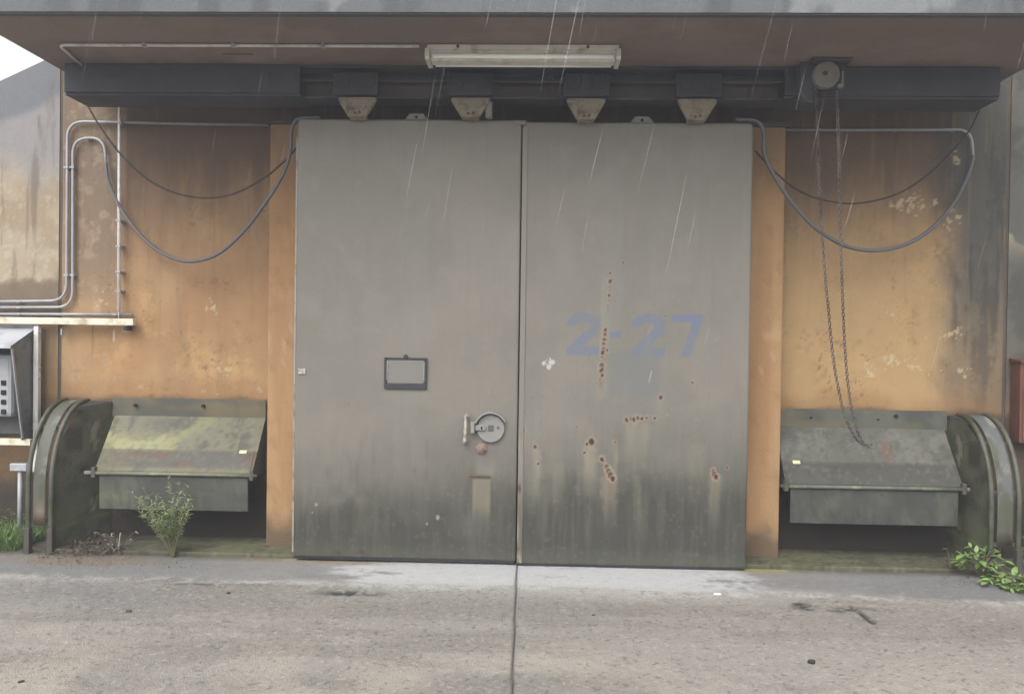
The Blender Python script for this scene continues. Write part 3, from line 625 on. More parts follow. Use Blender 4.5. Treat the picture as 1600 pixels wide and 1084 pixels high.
# slot frame
x0, z1 = onw(601, 558, 0); x1, z0 = onw(667, 608, 0); b = B()
box(b, x0, x1, -.016, -.001, z0, z0+.034, .002); box(b, x0, x0+.017, -.016, -.001, z0+.0345, z1, .002); box(b, x1-.017, x1, -.016, -.001, z0+.0345, z1, .002); box(b, x0+.0175, x1-.0175, -.012, -.001, z1-.014, z1-.001, .002)
xc = (x0+x1)/2; cyl(b, (xc, -.016, z1+.006), 'y', .016, .015, 12, .003)
fr = obj('slot_frame', b, M['frame'], LD)
b = B(); box(b, x0+.022, x1-.022, -.007, -.001, z0+.038, z1-.017, .001); obj('slot_plate', b, M['slot'], fr)
b = B(); box(b, x0+.018, x0+.0215, -.013, -.001, z0+.06, z1-.02); box(b, x1-.0215, x1-.018, -.013, -.001, z0+.05, z1-.03); obj('retaining_clip', b, M['handle'], fr)
# pull handle
hx, hz1 = onw(729, 650, 0); _, hz0 = onw(727, 690, 0); b = B()
tube(b, bend([(hx, .0, hz1), (hx, -.055, hz1), (hx-.006, -.055, hz0), (hx-.006, .0, hz0)], .02), .011, 10); hd = obj('handle', b, M['handle'], LD)
b = B(); cyl(b, (hx, -.012, hz1), 'y', .021, .011, 14, .002); cyl(b, (hx-.006, -.012, hz0), 'y', .021, .011, 14, .002); obj('handle_mount', b, M['lock'], hd)
# round lock cover
cx, cz = onw(767, 669, 0); b = B(); cyl(b, (cx, -.022, cz), 'y', .094, .021, 48, .004); lk = obj('lock_disc', b, M['lock'], LD)
b = B(); box(b, cx-.018, cx+.02, -.026, -.0225, cz-.016, cz+.024, .001); cyl(b, (cx+.05, -.027, cz+.008), 'y', .009, .005, 12); obj('keyhole_block', b, M['lockdark'], lk)
b = B(); pts = [(math.cos(a)*rr, math.sin(a)*rr) for rr, aa in ((.116, range(28, 162, 6)), (.104, range(160, 24, -6))) for a in [R(k) for k in aa]]
prism(b, [(cx+p, cz+q) for p, q in pts], 'y', -.05, -.001); obj('lock_rain_hood', b, M['lock'], LD)
b = B(); box(b, cx-.135, cx-.108, -.05, -.001, cz-.03, cz+.045, .004); box(b, cx-.107, cx-.05, -.036, -.0225, cz-.014, cz+.024, .006); cyl(b, (cx-.05, -.036, cz+.005), 'y', .019, .0135, 18, .003); obj('hasp', b, M['lock'], LD)
nx, nz = onw(752, 700, 0); b = B(); cyl(b, (nx, -.014, nz), 'y', .040, .013, 6, .003); cyl(b, (nx, -.026, nz), 'y', .026, .0115, 24, .003); cyl(b, (nx, -.04, nz), 'y', .012, .0135, 12, .002); obj('bolt_nut', b, M['brass'], LD)
x0, z = onw(733, 744, 0); x1, _ = onw(766, 744, 0); b = B(); box(b, x0, x1, -.004, -.001, z-.006, z+.006, .001); obj('rusty_slot', b, M['rust'], LD)

# ================================================================== fluorescent light under the canopy
pL, pR = atz(665, 74, SOF-.02), atz(970, 74, SOF-.02); lx0, lx1 = pL.x+.0, pR.x; ly = (pL.y+pR.y)/2
FL = thing('fluorescent_light', 'unlit white fluorescent batten light under the canopy', 'ceiling light', ((lx0+lx1)/2, ly, SOF-.1))
b = B(); box(b, lx0+.01, lx1-.01, ly, ly+.10, SOF-.034, SOF-.004, .003); obj('mounting_tray', b, M['tray'], FL)
b = B(); prism(b, [(ly+.004, SOF-.0345), (ly+.0, SOF-.045), (ly+.03, SOF-.095), (ly+.11, SOF-.095), (ly+.14, SOF-.045), (ly+.136, SOF-.0345)], 'x', lx0+.03, lx1-.03); obj('reflector', b, M['tray'], FL)
for yy in (ly-.005, ly+.145):
    b = B(); tube(b, [(lx0+.045, yy, SOF-.078), (lx1-.045, yy, SOF-.078)], .016, 14); obj('tube', b, M['tube'], FL)
for a, c in ((lx0, lx0+.028), (lx1-.028, lx1)):
    b = B(); prism(b, [(ly-.028, SOF-.036), (ly-.03, SOF-.085), (ly-.015, SOF-.10), (ly+.155, SOF-.10), (ly+.17, SOF-.085), (ly+.168, SOF-.036)], 'x', a, c); obj('end_cap', b, M['socket'], FL)
for xx in (lx0+.2, lx1-.2):
    b = B(); cyl(b, (xx, ly-.008, SOF-.018), 'y', .010, .0075, 10); obj('screw', b, M['lockdark'], FL)

# soffit conduit to the light
def pipe(name, pts, r, m, label, cat, group=None, clips=None, n=8):
    b = B(); tube(b, pts, r, n); o = obj(name, b, m); tag(o, label, cat, group); return o
def clip_on(o, pts, m, r, Yb=None, up=False):
    for p in pts:
        b = B()
        if up: box(b, p.x-.012, p.x+.012, p.y-r-.006, p.y+r+.006, p.z-r-.003, SOF-.001, .001)
        else: box(b, p.x-r-.006, p.x+r+.006, p.y-r-.003, WY-.002, p.z-.007, p.z+.007, .001)
        obj('clip', b, m, o)
zc = SOF-.014
A_, B_, C_ = atz(655, 72.5, zc), atz(92, 70.5, zc), atz(127, 101, zc)
sc = pipe('soffit_conduit', bend([A_, B_, C_], .05), .010, M['white_pipe'], 'thin pale conduit running along the soffit to the light', 'conduit')
clip_on(sc, [atz(226, 70.5, zc), atz(365, 71, zc), atz(505, 71.5, zc)], M['steel'], .01, up=True)

# ================================================================== wall conduits, pipe, channel
CYY = WY-.028
G = 'conduits on the wall'
o = pipe('conduit', bend([at(-40, 471.5, CYY), at(104, 470, CYY), at(105.5, 190, CYY), at(424, 196, CYY)], .13), .011, M['steel'], 'outer galvanised conduit bending up the wall and across to the left door post', 'conduit', G)
clip_on(o, [at(104.5, 262, CYY), at(104.3, 430, CYY), at(165, 191, CYY), at(30, 471, CYY)], M['steel'], .011)
o = pipe('conduit', bend([at(-40, 480.5, CYY), at(113.5, 480, CYY), at(114, 216.5, CYY), at(163, 215.5, CYY), at(166, 262, CYY-.01)], .12), .011, M['steel'], 'inner galvanised conduit looping over like a hook beside the white pipe', 'conduit', G)
clip_on(o, [at(113.6, 262, CYY), at(113.8, 430, CYY), at(138, 216, CYY), at(30, 480.5, CYY)], M['steel'], .011)
o = pipe('conduit', [at(-40, 490.5, CYY), at(207, 491.5, CYY)], .0105, M['steel'], 'short straight conduit running just above the cream channel', 'conduit', G)
clip_on(o, [at(30, 490.6, CYY), at(180, 491.3, CYY)], M['steel'], .0105)
o = pipe('conduit', bend([at(1222, 203.5, CYY), at(1517, 203, CYY), at(1521, 250, CYY-.01)], .10), .0105, M['steel'], 'thin conduit crossing the right wall below the track, bent down at its end', 'conduit', G)
clip_on(o, [at(1400, 203.3, CYY), at(1490, 203.2, CYY)], M['steel'], .0105)
o = pipe('downpipe', [at(187, 156, CYY-.035), at(185.5, 486, CYY-.035)], .0125, M['white_pipe'], 'slim white vertical pipe on the left wall', 'pipe')
clip_on(o, [at(187, 192, CYY-.035), at(186, 345, CYY-.035), at(185.8, 385, CYY-.035), at(185.7, 425, CYY-.035), at(185.6, 455, CYY-.035)], M['steel'], .0125)
b = B(); tube(b, [at(185.5, 487, CYY-.035), at(185.5, 500, CYY-.035)], .006, 8); obj('pipe_tail', b, M['steel'], o)
p0, p1 = at(-40, 497, .40), at(208, 498, .40); q = at(208, 508.5, .40)
b = B(); box(b, p0.x, p1.x, .40, .445, q.z, p1.z, .003); ch = obj('cable_channel', b, M['cream']); tag(ch, 'long cream channel rail fixed across the left wall', 'channel rail')
b = B(); box(b, p1.x-.10, p1.x-.04, .445, WY-.001, q.z+.01, p1.z-.01); obj('bracket', b, M['steel'], ch)
b = B(); box(b, p1.x-.62, p1.x-.56, .445, WY-.001, q.z+.01, p1.z-.01); obj('bracket', b, M['steel'], ch)
b = B(); x, z = onw(97, 516, .44); box(b, x-.006, x+.006, .43, .445, z-.035, z+.015); obj('rod', b, M['steel'], ch)
x, z = onw(198, 513, .44); b = B(); cyl(b, (x, .42, z), 'y', .016, .075, 10); obj('anchor_bolt', b, M['trolley'], ch)

# hanging cables
def cable(pix, r, m, label, group=None, cat='cable'):
    pts = smooth_path([at(px, py, y) for px, py, y in pix], 12); return pipe('cable', pts, r, m, label, cat, group)
cable([(165.5, 256, .455), (170, 285, .44), (190, 328, .42), (222, 370, .38), (258, 398, .33), (298, 408.5, .27), (340, 397, .22), (380, 362, .17), (418, 312, .13), (444, 268, .10), (454, 232, .08), (454.5, 208, .07), (460, 192, .06), (470, 185.5, .055), (500, 183.8, .055)],
      .0125, M['cable'], 'thick grey cable sagging from the hooked conduit to the left door top', 'cables hanging to the doors')
cable([(128, 150, .30), (155, 196, .30), (190, 243, .30), (232, 281, .28), (275, 302, .25), (320, 309.5, .21), (365, 303, .18), (410, 280, .15), (440, 256, .13), (456, 240, .12), (466, 228, .115)],
      .0065, M['wire'], 'thin dark wire drooping across the left wall beneath the track', 'cables hanging to the doors')
cable([(1521, 244, .455), (1514, 270, .43), (1492, 315, .40), (1458, 355, .36), (1415, 382, .31), (1365, 391.5, .26), (1318, 383, .21), (1272, 354, .16), (1234, 312, .12), (1205, 266, .10), (1194, 238, .085), (1194, 212, .075), (1189, 196, .065), (1178, 188.5, .06), (1150, 187.5, .06)],
      .0135, M['cable'], 'thick grey cable sagging across the right wall to the right door top', 'cables hanging to the doors')
cable([(1531, 172, .35), (1512, 208, .35), (1470, 255, .32), (1425, 291, .29), (1385, 309, .26), (1335, 318, .22), (1285, 312, .18), (1245, 296, .15), (1210, 268, .13), (1180, 236, .12)],
      .0065, M['wire'], 'thin dark wire drooping across the right wall behind the hoist chains', 'cables hanging to the doors')

# ================================================================== chain hoist
hc = at(1291, 117, -.26)
HO = thing('chain_hoist', 'grey chain hoist with a round wheel cover under the canopy', 'hoist', (hc.x, -.2, hc.z))
b = B(); prism(b, [(hc.x-.15, SOF-.005), (hc.x-.15, hc.z-.10), (hc.x-.115, hc.z-.155), (hc.x-.06, hc.z-.165), (hc.x-.06, hc.z-.06), (hc.x+.115, hc.z-.06), (hc.x+.13, hc.z+.02), (hc.x+.13, SOF-.005)], 'y', -.215, -.14); bmesh.ops.bevel(b, geom=list(b.edges), offset=.006, segments=1, affect='EDGES'); obj('body', b, M['hoistbody'], HO)
b = B(); box(b, hc.x-.10, hc.x+.15, -.30, -.12, SOF-.022, SOF-.002, .002); obj('bracket', b, M['hoistbody'], HO)
b = B(); cyl(b, (hc.x, -.275, hc.z), 'y', .085, .058, 40, .008); wc = obj('wheel_cover', b, M['hoist'], HO)
b = B(); cyl(b, (hc.x-.012, -.283, hc.z+.004), 'y', .016, .009, 12, .002); obj('hub', b, M['hoistbody'], wc)
b = B(); box(b, hc.x+.094, hc.x+.108, -.27, -.215, hc.z-.08, hc.z+.02, .002); box(b, hc.x+.07, hc.x+.094, -.27, -.255, hc.z-.085, hc.z-.06, .002); obj('chain_guide', b, M['hoist'], HO)
def chain_pts():
    a = [(1274.5, 136, -.245), (1277, 200, -.235), (1281, 300, -.21), (1287, 400, -.17), (1294, 480, -.13), (1302, 560, -.08), (1312, 617, -.02), (1321, 652, .03), (1334, 680, .10), (1346, 693, .16), (1357, 697.5, .19)]
    c = [(1357, 697.5, .19), (1348, 690, .165), (1338, 668, .11), (1331, 640, .05), (1325, 600, .0), (1320, 540, -.06), (1316, 450, -.12), (1313, 360, -.17), (1311, 260, -.21), (1309, 190, -.235), (1307.5, 138, -.245)]
    return smooth_path([at(*p) for p in a], 24)[:-1]+smooth_path([at(*p) for p in c], 24)
def build_chain():
    P = chain_pts(); d = [0]
    for p, q in zip(P, P[1:]): d.append(d[-1]+(q-p).length)
    pitch = .0225; n = int(d[-1]/pitch); b = B(); j = 0
    for i in range(n):
        s = (i+.5)*pitch
        while j < len(d)-2 and d[j+1] < s: j += 1
        f = (s-d[j])/(d[j+1]-d[j]+1e-9); c = P[j].lerp(P[j+1], f); t = (P[j+1]-P[j]).normalized()
        ref = t.cross(Vector((0, 1, 0))).normalized(); bi = t.cross(ref)
        rot = R(45) if i % 2 else R(-45); u = ref*math.cos(rot)+bi*math.sin(rot)
        ring = []; L, W, r = .0120, .0085, .0029
        nrm = t.cross(u)
        for k in range(10):
            a = 2*math.pi*k/10; ca, sa = math.cos(a), math.sin(a)
            e = t*(ca*W+math.copysign(L-W+.003, ca) if abs(ca) > 1e-6 else 0)+u*(sa*W); o = (t*ca+u*sa)
            ring.append([b.verts.new(c+e+(o*math.cos(2*math.pi*q/5)+nrm*math.sin(2*math.pi*q/5))*r) for q in range(5)])
        for k in range(10):
            A, D = ring[k], ring[(k+1) % 10]
            for q in range(5):
                fa = b.faces.new((A[q], A[(q+1) % 5], D[(q+1) % 5], D[q])); fa.smooth = True
    o = obj('hand_chain', b, M['chain']); tag(o, 'long steel link chain looping from the hoist down onto the right hood', 'chain')
    h = at(1358, 698, .2); bb = B(); tube(bb, smooth_path([h+Vector((-.01, -.01, .01)), h+Vector((.015, -.02, -.005)), h+Vector((.03, .0, .015)), h+Vector((.02, .03, .01))], 5), .004, 6); obj('hook', bb, M['chain'], o)
build_chain()

# ================================================================== sloping vent hoods
def hood(x0, x1, left, label):
    t = thing('vent_hood', label, 'vent hood', ((x0+x1)/2, WY, .3), 'sloping hoods beside the doors')
    yb, yf, zb, zf = WY-.012, .21, .93, .555
    cg = 0 if left else 1; xc = (x0+x1)/2
    def top_c(X, Y, Z):
        f1 = fbm(X, Z*1.4, 4, seed=201+cg); f2 = fbm(X, Z, 15, seed=203+cg); f3 = fbm(X, Z, 9, 2, 205+cg)
        if left:
            c = np.zeros((len(X), 3))+lin((136, 132, 108)); c = mixc(c, (154, 154, 106), ss(f1+.35*(x0+.35-X), .44, .6)*.85); c = mixc(c, (182, 182, 132), ss(f1+.5*f2, .76, .88)*ss(-X, -x0-.85, -x0-.2)*.8); c = mixc(c, (86, 84, 76), ss(f2+.4*f3, .78, .92)*.7); c = mixc(c, (86, 84, 78), np.exp(-((X-x0-.42)/.16)**2-((Z-.88)/.05)**2)*(.3+f2)*.9)
            low = ss(-Z, -.706, -.700); c = mixc(c, (98, 96, 86), low*.9); c = mixc(c, (116, 84, 72), low*ss(f1, .52, .64)*.7); c = mixc(c, (150, 148, 108), low*ss(-Z+.04*(f2-.5), -.600, -.57)*.6); c = mixc(c, (118, 122, 82), low*ss(-X, -x0-.3, -x0-.02)*.7)
        else:
            c = np.zeros((len(X), 3))+lin((118, 118, 108)); c = mixc(c, (98, 98, 88), ss(f1, .46, .62)*.8); c = mixc(c, (140, 138, 130), ss(f2+.3*f1, .66, .78)*.6); a, z = onw(1388, 705, .34); c = mixc(c, (134, 100, 82), ss(np.exp(-((X-a)/.055)**2-((Z-z)/.09)**2)+.5*(f2-.5), .35, .7)*.6)
            low = ss(-Z, -.706, -.700); c = mixc(c, (84, 84, 76), low*.85)
        cr = fbm(X, Z*1.5, 34, seed=207+cg); c = mixc(c, (70, 70, 62), ss(cr, .56, .68)*.35); c = mixc(c, (160, 158, 140), ss(fbm(X, Z*1.5, 48, seed=209+cg), .63, .70)*.25)
        return c*KW*.66
    b = B(); plate(b, [(x0, yf, zf), (x1, yf, zf), (x1, yb, zb), (x0, yb, zb)], .012); obj('sloping_top', painted('sloping_top', b, top_c, .012), M['painted'], t)
    # lapped strip along the lower part of the top
    def on_slope(s, off): return (yb+(yf-yb)*s-off*.8, zb+(zf-zb)*s+off*.6)
    y1, z1 = on_slope(.61, .0035); y2, z2 = on_slope(.99, .0035); b = B(); plate(b, [(x0+.02, y2, z2), (x1-.02, y2, z2), (x1-.02, y1, z1), (x0+.02, y1, z1)], .003); obj('lap_strip', painted('lap_strip', b, top_c, .012), M['painted'], t)
    dk = mat('hood_dull_paint', (98, 99, 92) if left else (88, 90, 86), .6, var=.1, vs=6, bump=.08, dirt=(112, 116, 84) if left else (72, 74, 72), da=.35, ds=4, k=.72)
    b = B(); box(b, x0-.02 if left else x0+.0, x1 if left else x1+.02, WY-.014, WY-.002, zb-.01, 1.062, .002)
    hp = obj('wall_plate', painted('wall_plate', b, lambda X, Y, Z: mixc(mixc(np.zeros((len(X), 3))+lin((118, 112, 92) if left else (112, 113, 104)), (88, 90, 84), ss(fbm(X, Z, 5, seed=211+cg), .45, .62)*.8), (136, 120, 84), ss(fbm(X, Z, 3, 14, 213+cg), .54, .66)*.5)*KW*.78, .02), M['painted'], t)
    for px, py in (((212, 633), (318, 634)) if left else ((1400, 650), (1267, 652), (1372, 655))):
        x, z = onw(px, py, WY-.02); b = B(); cyl(b, (x, WY-.036, z), 'y', .013 if left or px == 1400 else .006, .021, 6); obj('bolt', b, M['black'], hp)
    for xe, s in ((x0, 1), (x1, -1)):
        a, c = sorted((xe+s*.004, xe+s*.010)); b = B(); prism(b, [(yb, zb-.02), (yf+.02, zf-.012), (yf+.02, zf-.04), (yb, zf-.04)], 'x', a, c); obj('side_plate', b, dk, t)
    b = B(); tube(b, [(x0-.012, yf-.004, zf-.012), (x1+.012, yf-.004, zf-.012)], .013, 10); hb = obj('hinge_bar', b, mat('hinge_bar_paint', (118, 118, 104) if left else (104, 104, 98), .55, var=.2, vs=12, bump=.1, dirt=(150, 150, 118), da=.3, ds=9, k=.72), t)
    for xe, s in ((x0, -1), (x1, 1)):
        b = B(); box(b, xe-.014, xe+.014, yf-.02, yf+.03, zf-.045, zf+.03, .003); cyl(b, (xe-.02, yf+.0, zf-.012), 'x', .018, .04, 12); cyl(b, (xe+s*.028-.008, yf, zf-.012), 'x', .011, .016, 6); obj('hinge', b, M['tubeframe'], hb)
    b = B(); box(b, x0+.035, x1-.03, yf+.005, yf+.014, .285, zf-.03, .002)
    def flap_c(X, Y, Z):
        f1 = fbm(X, Z, 3, seed=221+cg); f2 = fbm(X, Z, 10, 4, 223+cg); c = np.zeros((len(X), 3))+lin((98, 98, 90) if left else (88, 89, 83)); c = mixc(c, (80, 81, 76), ss(f1, .45, .62)*.7); c = mixc(c, (110, 112, 100), ss(f2, .54, .68)*.6)
        if left: c = mixc(c, (128, 134, 96), np.exp(-((X-x0-.13)/.12)**2-((Z-.37)/.04)**2)*.8)
        c = mixc(c, (66, 66, 60), ss(fbm(X, Z, 30, 14, 225+cg), .56, .66)*.5)
        return c*KW*.72
    obj('drop_flap', painted('drop_flap', b, flap_c, .015), M['painted'], t)
    b = B(); box(b, x0+.08, x1-.06, .40, .412, .36, .52); obj('inner_baffle', b, M['black'], t)
    x, _ = onw(378 if left else 1246, 706 if left else 719, .29); y1, z1 = on_slope(.60, .005); y2, z2 = on_slope(.655, .005); b = B(); plate(b, [(x-.026, y2, z2), (x+.026, y2, z2), (x+.026, y1, z1), (x-.026, y1, z1)], .001); obj('sticker', b, M['sticker'], t, 'tiny pale yellow sticker')
    return t
HL = (at(181, 650, WY).x, at(416, 650, WY).x); HR = (at(1226, 742, .24).x, at(1474, 668, WY).x)
hood(HL[0], HL[1], True, 'mossy olive sloping hood under the left wall, with a weed in front')
hood(HR[0], HR[1], False, 'grey sloping hood under the right wall, with chain resting on it')

# ================================================================== curved guards
def guard(xi, xo, left, label):
    t = thing('curved_guard', label, 'guard', ((xi+xo)/2, .05, 0), 'curved guards at the ends of the wall')
    s = -1 if left else 1; yf = .05; ztop = 1.035; zs = .46
    xh = (HL[0]-.022) if left else (HR[1]+.022)
    def prof(k=20):
        P = [(yf, -.02), (yf, .2), (yf, zs)]
        for i in range(1, k+1):
            a = math.pi/2*i/k; P.append((yf+(WY-.035-yf)*(1-math.cos(a)), zs+(ztop-zs)*math.sin(a)))
        return P
    P = prof(); tf = M['tubeframe']
    for x in (xi, xo):
        b = B(); tube(b, [(x, y, z) for y, z in P]+[(x, WY-.003, ztop)], .017, 10); obj('tube_frame', b, tf, t)
        b = B(); box(b, x-.02, x+.02, yf-.022, yf+.022, -.03, .18, .004); obj('foot', b, mat('guard_foot', (78, 76, 66), .7, var=.2, vs=12, bump=.2, k=.7), t)
    m0, m1 = sorted((xi+s*.038, xo-s*.038))
    Q = smooth_path([Vector((0, y, z)) for y, z in P if z >= .2], 3); b = B(); fr_, bk_ = [], []
    for i, p in enumerate(Q):
        tg = (Q[min(i+1, len(Q)-1)]-Q[max(i-1, 0)]).normalized(); nv = Vector((0, tg.z, -tg.y))
        for rows, off in ((fr_, -.002), (bk_, -.006)): rows.append([b.verts.new((m0+(m1-m0)*k/10, p.y+nv.y*off, p.z+nv.z*off)) for k in range(11)])
    for rows in (fr_, bk_):
        for r0, r1 in zip(rows, rows[1:]):
            for k in range(10):
                f = b.faces.new((r0[k], r0[k+1], r1[k+1], r1[k])); f.smooth = True
    for k in (0, 10):
        for i in range(len(Q)-1): b.faces.new((fr_[i][k], fr_[i+1][k], bk_[i+1][k], bk_[i][k]))
    for i in (0, len(Q)-1):
        for k in range(10): b.faces.new((fr_[i][k], fr_[i][k+1], bk_[i][k+1], bk_[i][k]))
    bmesh.ops.recalc_face_normals(b, faces=list(b.faces))
    def sh_c(X, Y, Z):
        f1 = fbm(X*2, Z, 5, seed=231); f2 = fbm(X, Z, 14, seed=232); c = np.zeros((len(X), 3))+lin((100, 101, 92) if left else (112, 114, 114)); c = mixc(c, (88, 94, 66), ss(f1-.35*(Z-.6), .46, .62)*.8)
        c = mixc(c, (124, 102, 82), ss(-Z+.2*(f2-.5), -.46, -.25)*(.8 if left else .3)); c = mixc(c, (150, 148, 138), ss(f2, .56, .66)*.5); c = mixc(c, (76, 74, 68), ss(f2+f1, 1.12, 1.22)*.6); c = mixc(c, (172, 168, 152), ss(f2, .6, .66)*ss(Z, .9, 1.0)*.7)
        return c*KW*.8
    me = bpy.data.meshes.new('curved_sheet'); b.to_mesh(me); b.free(); obj('curved_sheet', paint(me, sh_c), M['painted'], t)
    for zc_, in ((.2,), (.55,), (.86,)):
        j = min(range(len(P)), key=lambda i: abs(P[i][1]-zc_)); y = P[j][0] if zc_ > .46 else yf; z = P[j][1] if zc_ > .46 else zc_
        b = B(); a, c = sorted((xi, xo)); box(b, a+.012, c-.012, y+.010, y+.034, z-.014, z+.014, .003); obj('cross_bar', b, tf, t)
    # perforated side sheet filling the profile on the side facing the hood
    b = B(); n = 36; ny = 22; G_ = {}
    for i in range(ny+1):
        y = yf+.012+(WY-.02-yf-.012)*i/ny
        if y <= yf+.02: zt = zs+.08
        cy = min(1, max(0, (WY-.035-y)/(WY-.035-yf))); zt = zs+(ztop-zs)*math.sqrt(max(0, 1-cy*cy))-.006
        for k in range(n+1): G_[i, k] = b.verts.new((xi-s*.004+(xh-xi+s*.004)*(i/ny)**1.25, y, .03+(zt-.03)*k/n))
    for i in range(ny):
        for k in range(n): b.faces.new((G_[i, k], G_[i+1, k], G_[i+1, k+1], G_[i, k+1]))
    bmesh.ops.recalc_face_normals(b, faces=list(b.faces))
    def pf_c(X, Y, Z):
        f1 = fbm(Y, Z, 4, seed=241); f2 = fbm(Y, Z, 14, seed=242); c = np.zeros((len(X), 3))+lin((98, 99, 82)); c = mixc(c, (94, 104, 74), ss(f1, .44, .6)*.7); c = mixc(c, (62, 62, 56), ss(f2, .5, .64)*.6)
        ln = np.abs(Z-(.66-.62*(Y-.10))+.03*(f2-.5)); c = mixc(c, (28, 28, 26), ss(-ln, -.028, -.012)*ss(fbm(Y, Z, 50, seed=243, o=2), .42, .5)*.95)
        c = mixc(c, (40, 42, 40), ss(-np.abs(Y-.22), -.07, -.055)*ss(-np.abs(Z-.78), -.10, -.08)*.75); c = mixc(c, (156, 150, 128), ss(f2, .64, .7)*ss(-np.abs(Y-.36), -.05, -.02)*.8)
        c = mixc(c, (124, 130, 84), ss(-np.abs(Z-.17-.1*(Y-.2)), -.012, -.004)*.6)
        return c*KW*.8
    me = bpy.data.meshes.new('side_sheet'); b.to_mesh(me); b.free(); obj('side_sheet', paint(me, pf_c), M['perf'], t)
    # dark angle bar closing the top between the tube and the hood plate
    a, c = sorted((xi-s*.018, xh))
    b = B(); plate(b, [(xi-s*.016, WY-.17, 1.000), (xh, WY-.03, 1.028), (xh, WY-.004, 1.028), (xi-s*.016, WY-.004, 1.034)], .03, (0, 0, 1)); obj('angle_bar', b, mat('dark_angle_bar', (62, 62, 60), .6, var=.25, vs=20, bump=.15, k=.7), t)
    b = B(); x = xi+(xh-xi)*.45-s*.006; xe = xh-s*.0; x = xe+(x-xe)*.5; box(b, min(x, xe), max(x, xe), .20, .228, .533, .555, .003); obj('hinge_stop', b, M['hoist'], t)
    return t
gi, go = at(80, 800, .05).x, at(44, 800, .05).x; guard(gi, go, True, 'curved grey tube guard with mossy mesh side at the left end')
gi2, go2 = at(1549, 800, .05).x, at(1592, 800, .05).x; guard(gi2, go2, False, 'curved grey tube guard with mesh side at the right end below the red cabinet')

# ================================================================== left meter shelter
sx1 = at(62, 508, WY).x; sx0 = sx1-.9
MS = thing('meter_shelter', 'galvanised sheet rain shelter over a pale device on the left wing wall', 'meter shelter', ((sx0+sx1)/2, WY, .75))
prf = [(WY-.012, 1.585), (.17, 1.445), (.30, .765), (WY-.012, .765)]
b = B(); plate(b, [(sx0, .165, 1.444), (sx1+.004, .165, 1.444), (sx1+.004, WY-.01, 1.596), (sx0, WY-.01, 1.596)], .006); obj('roof_sheet', b, M['galv'], MS)
b = B(); box(b, sx0, sx1+.004, .158, .164, 1.425, 1.446, .001); obj('front_lip', b, M['galv'], MS)
b = B(); prism(b, [(p[0], p[1]-.012) for p in prf], 'x', sx1-.006, sx1); obj('side_sheet', b, M['galvdark'], MS)
b = B(); prism(b, [(.17, 1.43), (.19, 1.425), (.318, .77), (.298, .765)], 'x', sx1-.0, sx1+.004); obj('side_flange', b, M['galv'], MS)
b = B(); box(b, sx0, sx1-.02, WY-.05, WY-.012, .78, 1.56); obj('back_sheet', b, mat('dark_back_sheet', (92, 92, 92), .7, var=.15, k=.8), MS)
dxr = at(21, 600, .32).x; b = B(); box(b, dxr-.5, dxr, .30, WY-.052, .92, 1.38, .03); dv = obj('device_housing', b, M['device'], MS)
for k in range(4):
    x, z = onw(6, 598+15*k, .30); b = B(); box(b, x-.018, x+.018, .294, .2995, z-.018, z+.018, .006); obj('button', b, M['black'], dv)
x, _ = onw(57.5, 580, .42); b = B(); box(b, x-.018, x+.018, .405, .445, .50, 1.585, .003); po = obj('shelter_post', b, M['white_pipe'], MS)
for py in (518, 575, 590): 
    _, z = onw(60, py, .42); b = B(); cyl(b, (x+.0185, .425, z), 'x', .008, .012, 8); obj('bolt', b, M['steel'], po)
p = at(47, 686, .33); q = at(47, 696, .33); b = B(); box(b, p.x-1.0, p.x, .33, .37, q.z, p.z, .003); obj('bottom_rail', b, M['cream'], MS)
p, q = at(15, 724, .36), at(41, 736, .36); r_ = at(31, 820, .36)
SB = thing('pipe_stand', 'short grey post with a flat bracket left of the guard', 'post', (q.x, .38, 0)); b = B(); box(b, p.x, q.x, .36, .42, q.z, p.z, .004); obj('bracket', b, M['galv'], SB)
xp = at(30, 770, .38).x; b = B(); tube(b, [(xp, .39, -.02), (xp, .39, q.z-.001)], .017, 10); obj('upright', b, M['steel'], SB)

# ================================================================== red cabinet, far right
rx0 = at(1578, 600, WY).x; RC = thing('wall_cabinet', 'faded red metal cabinet on the right wing wall', 'cabinet', (rx0+.3, WY, .85))
zt, zb_ = at(1578, 566, WY-.05).z, at(1580, 690, WY-.05).z
b = B(); box(b, rx0, rx0+.6, .375, WY-.002, zb_, zt, .006); cb = obj('housing', b, M['red'], RC)
b = B(); box(b, rx0+.025, rx0+.575, .362, .374, zb_+.03, zt-.03, .004); dr = obj('cabinet_door', b, M['redpale'], RC)
b = B(); box(b, rx0+.5, rx0+.53, .345, .361, zb_+.27, zb_+.33, .004); obj('handle', b, M['black'], dr)
b = B(); prism(b, [(WY-.003, zt+.001), (WY-.003, zt+.03), (.35, zt+.012), (.35, zt+.001)], 'x', rx0-.012, rx0+.612); obj('rain_cap', b, M['red'], RC)
b = B(); box(b, rx0+.03, rx0+.57, .40, WY-.003, zb_-.012, zb_-.001); obj('base_shadow_gap', b, M['black'], RC) if False else b.free()

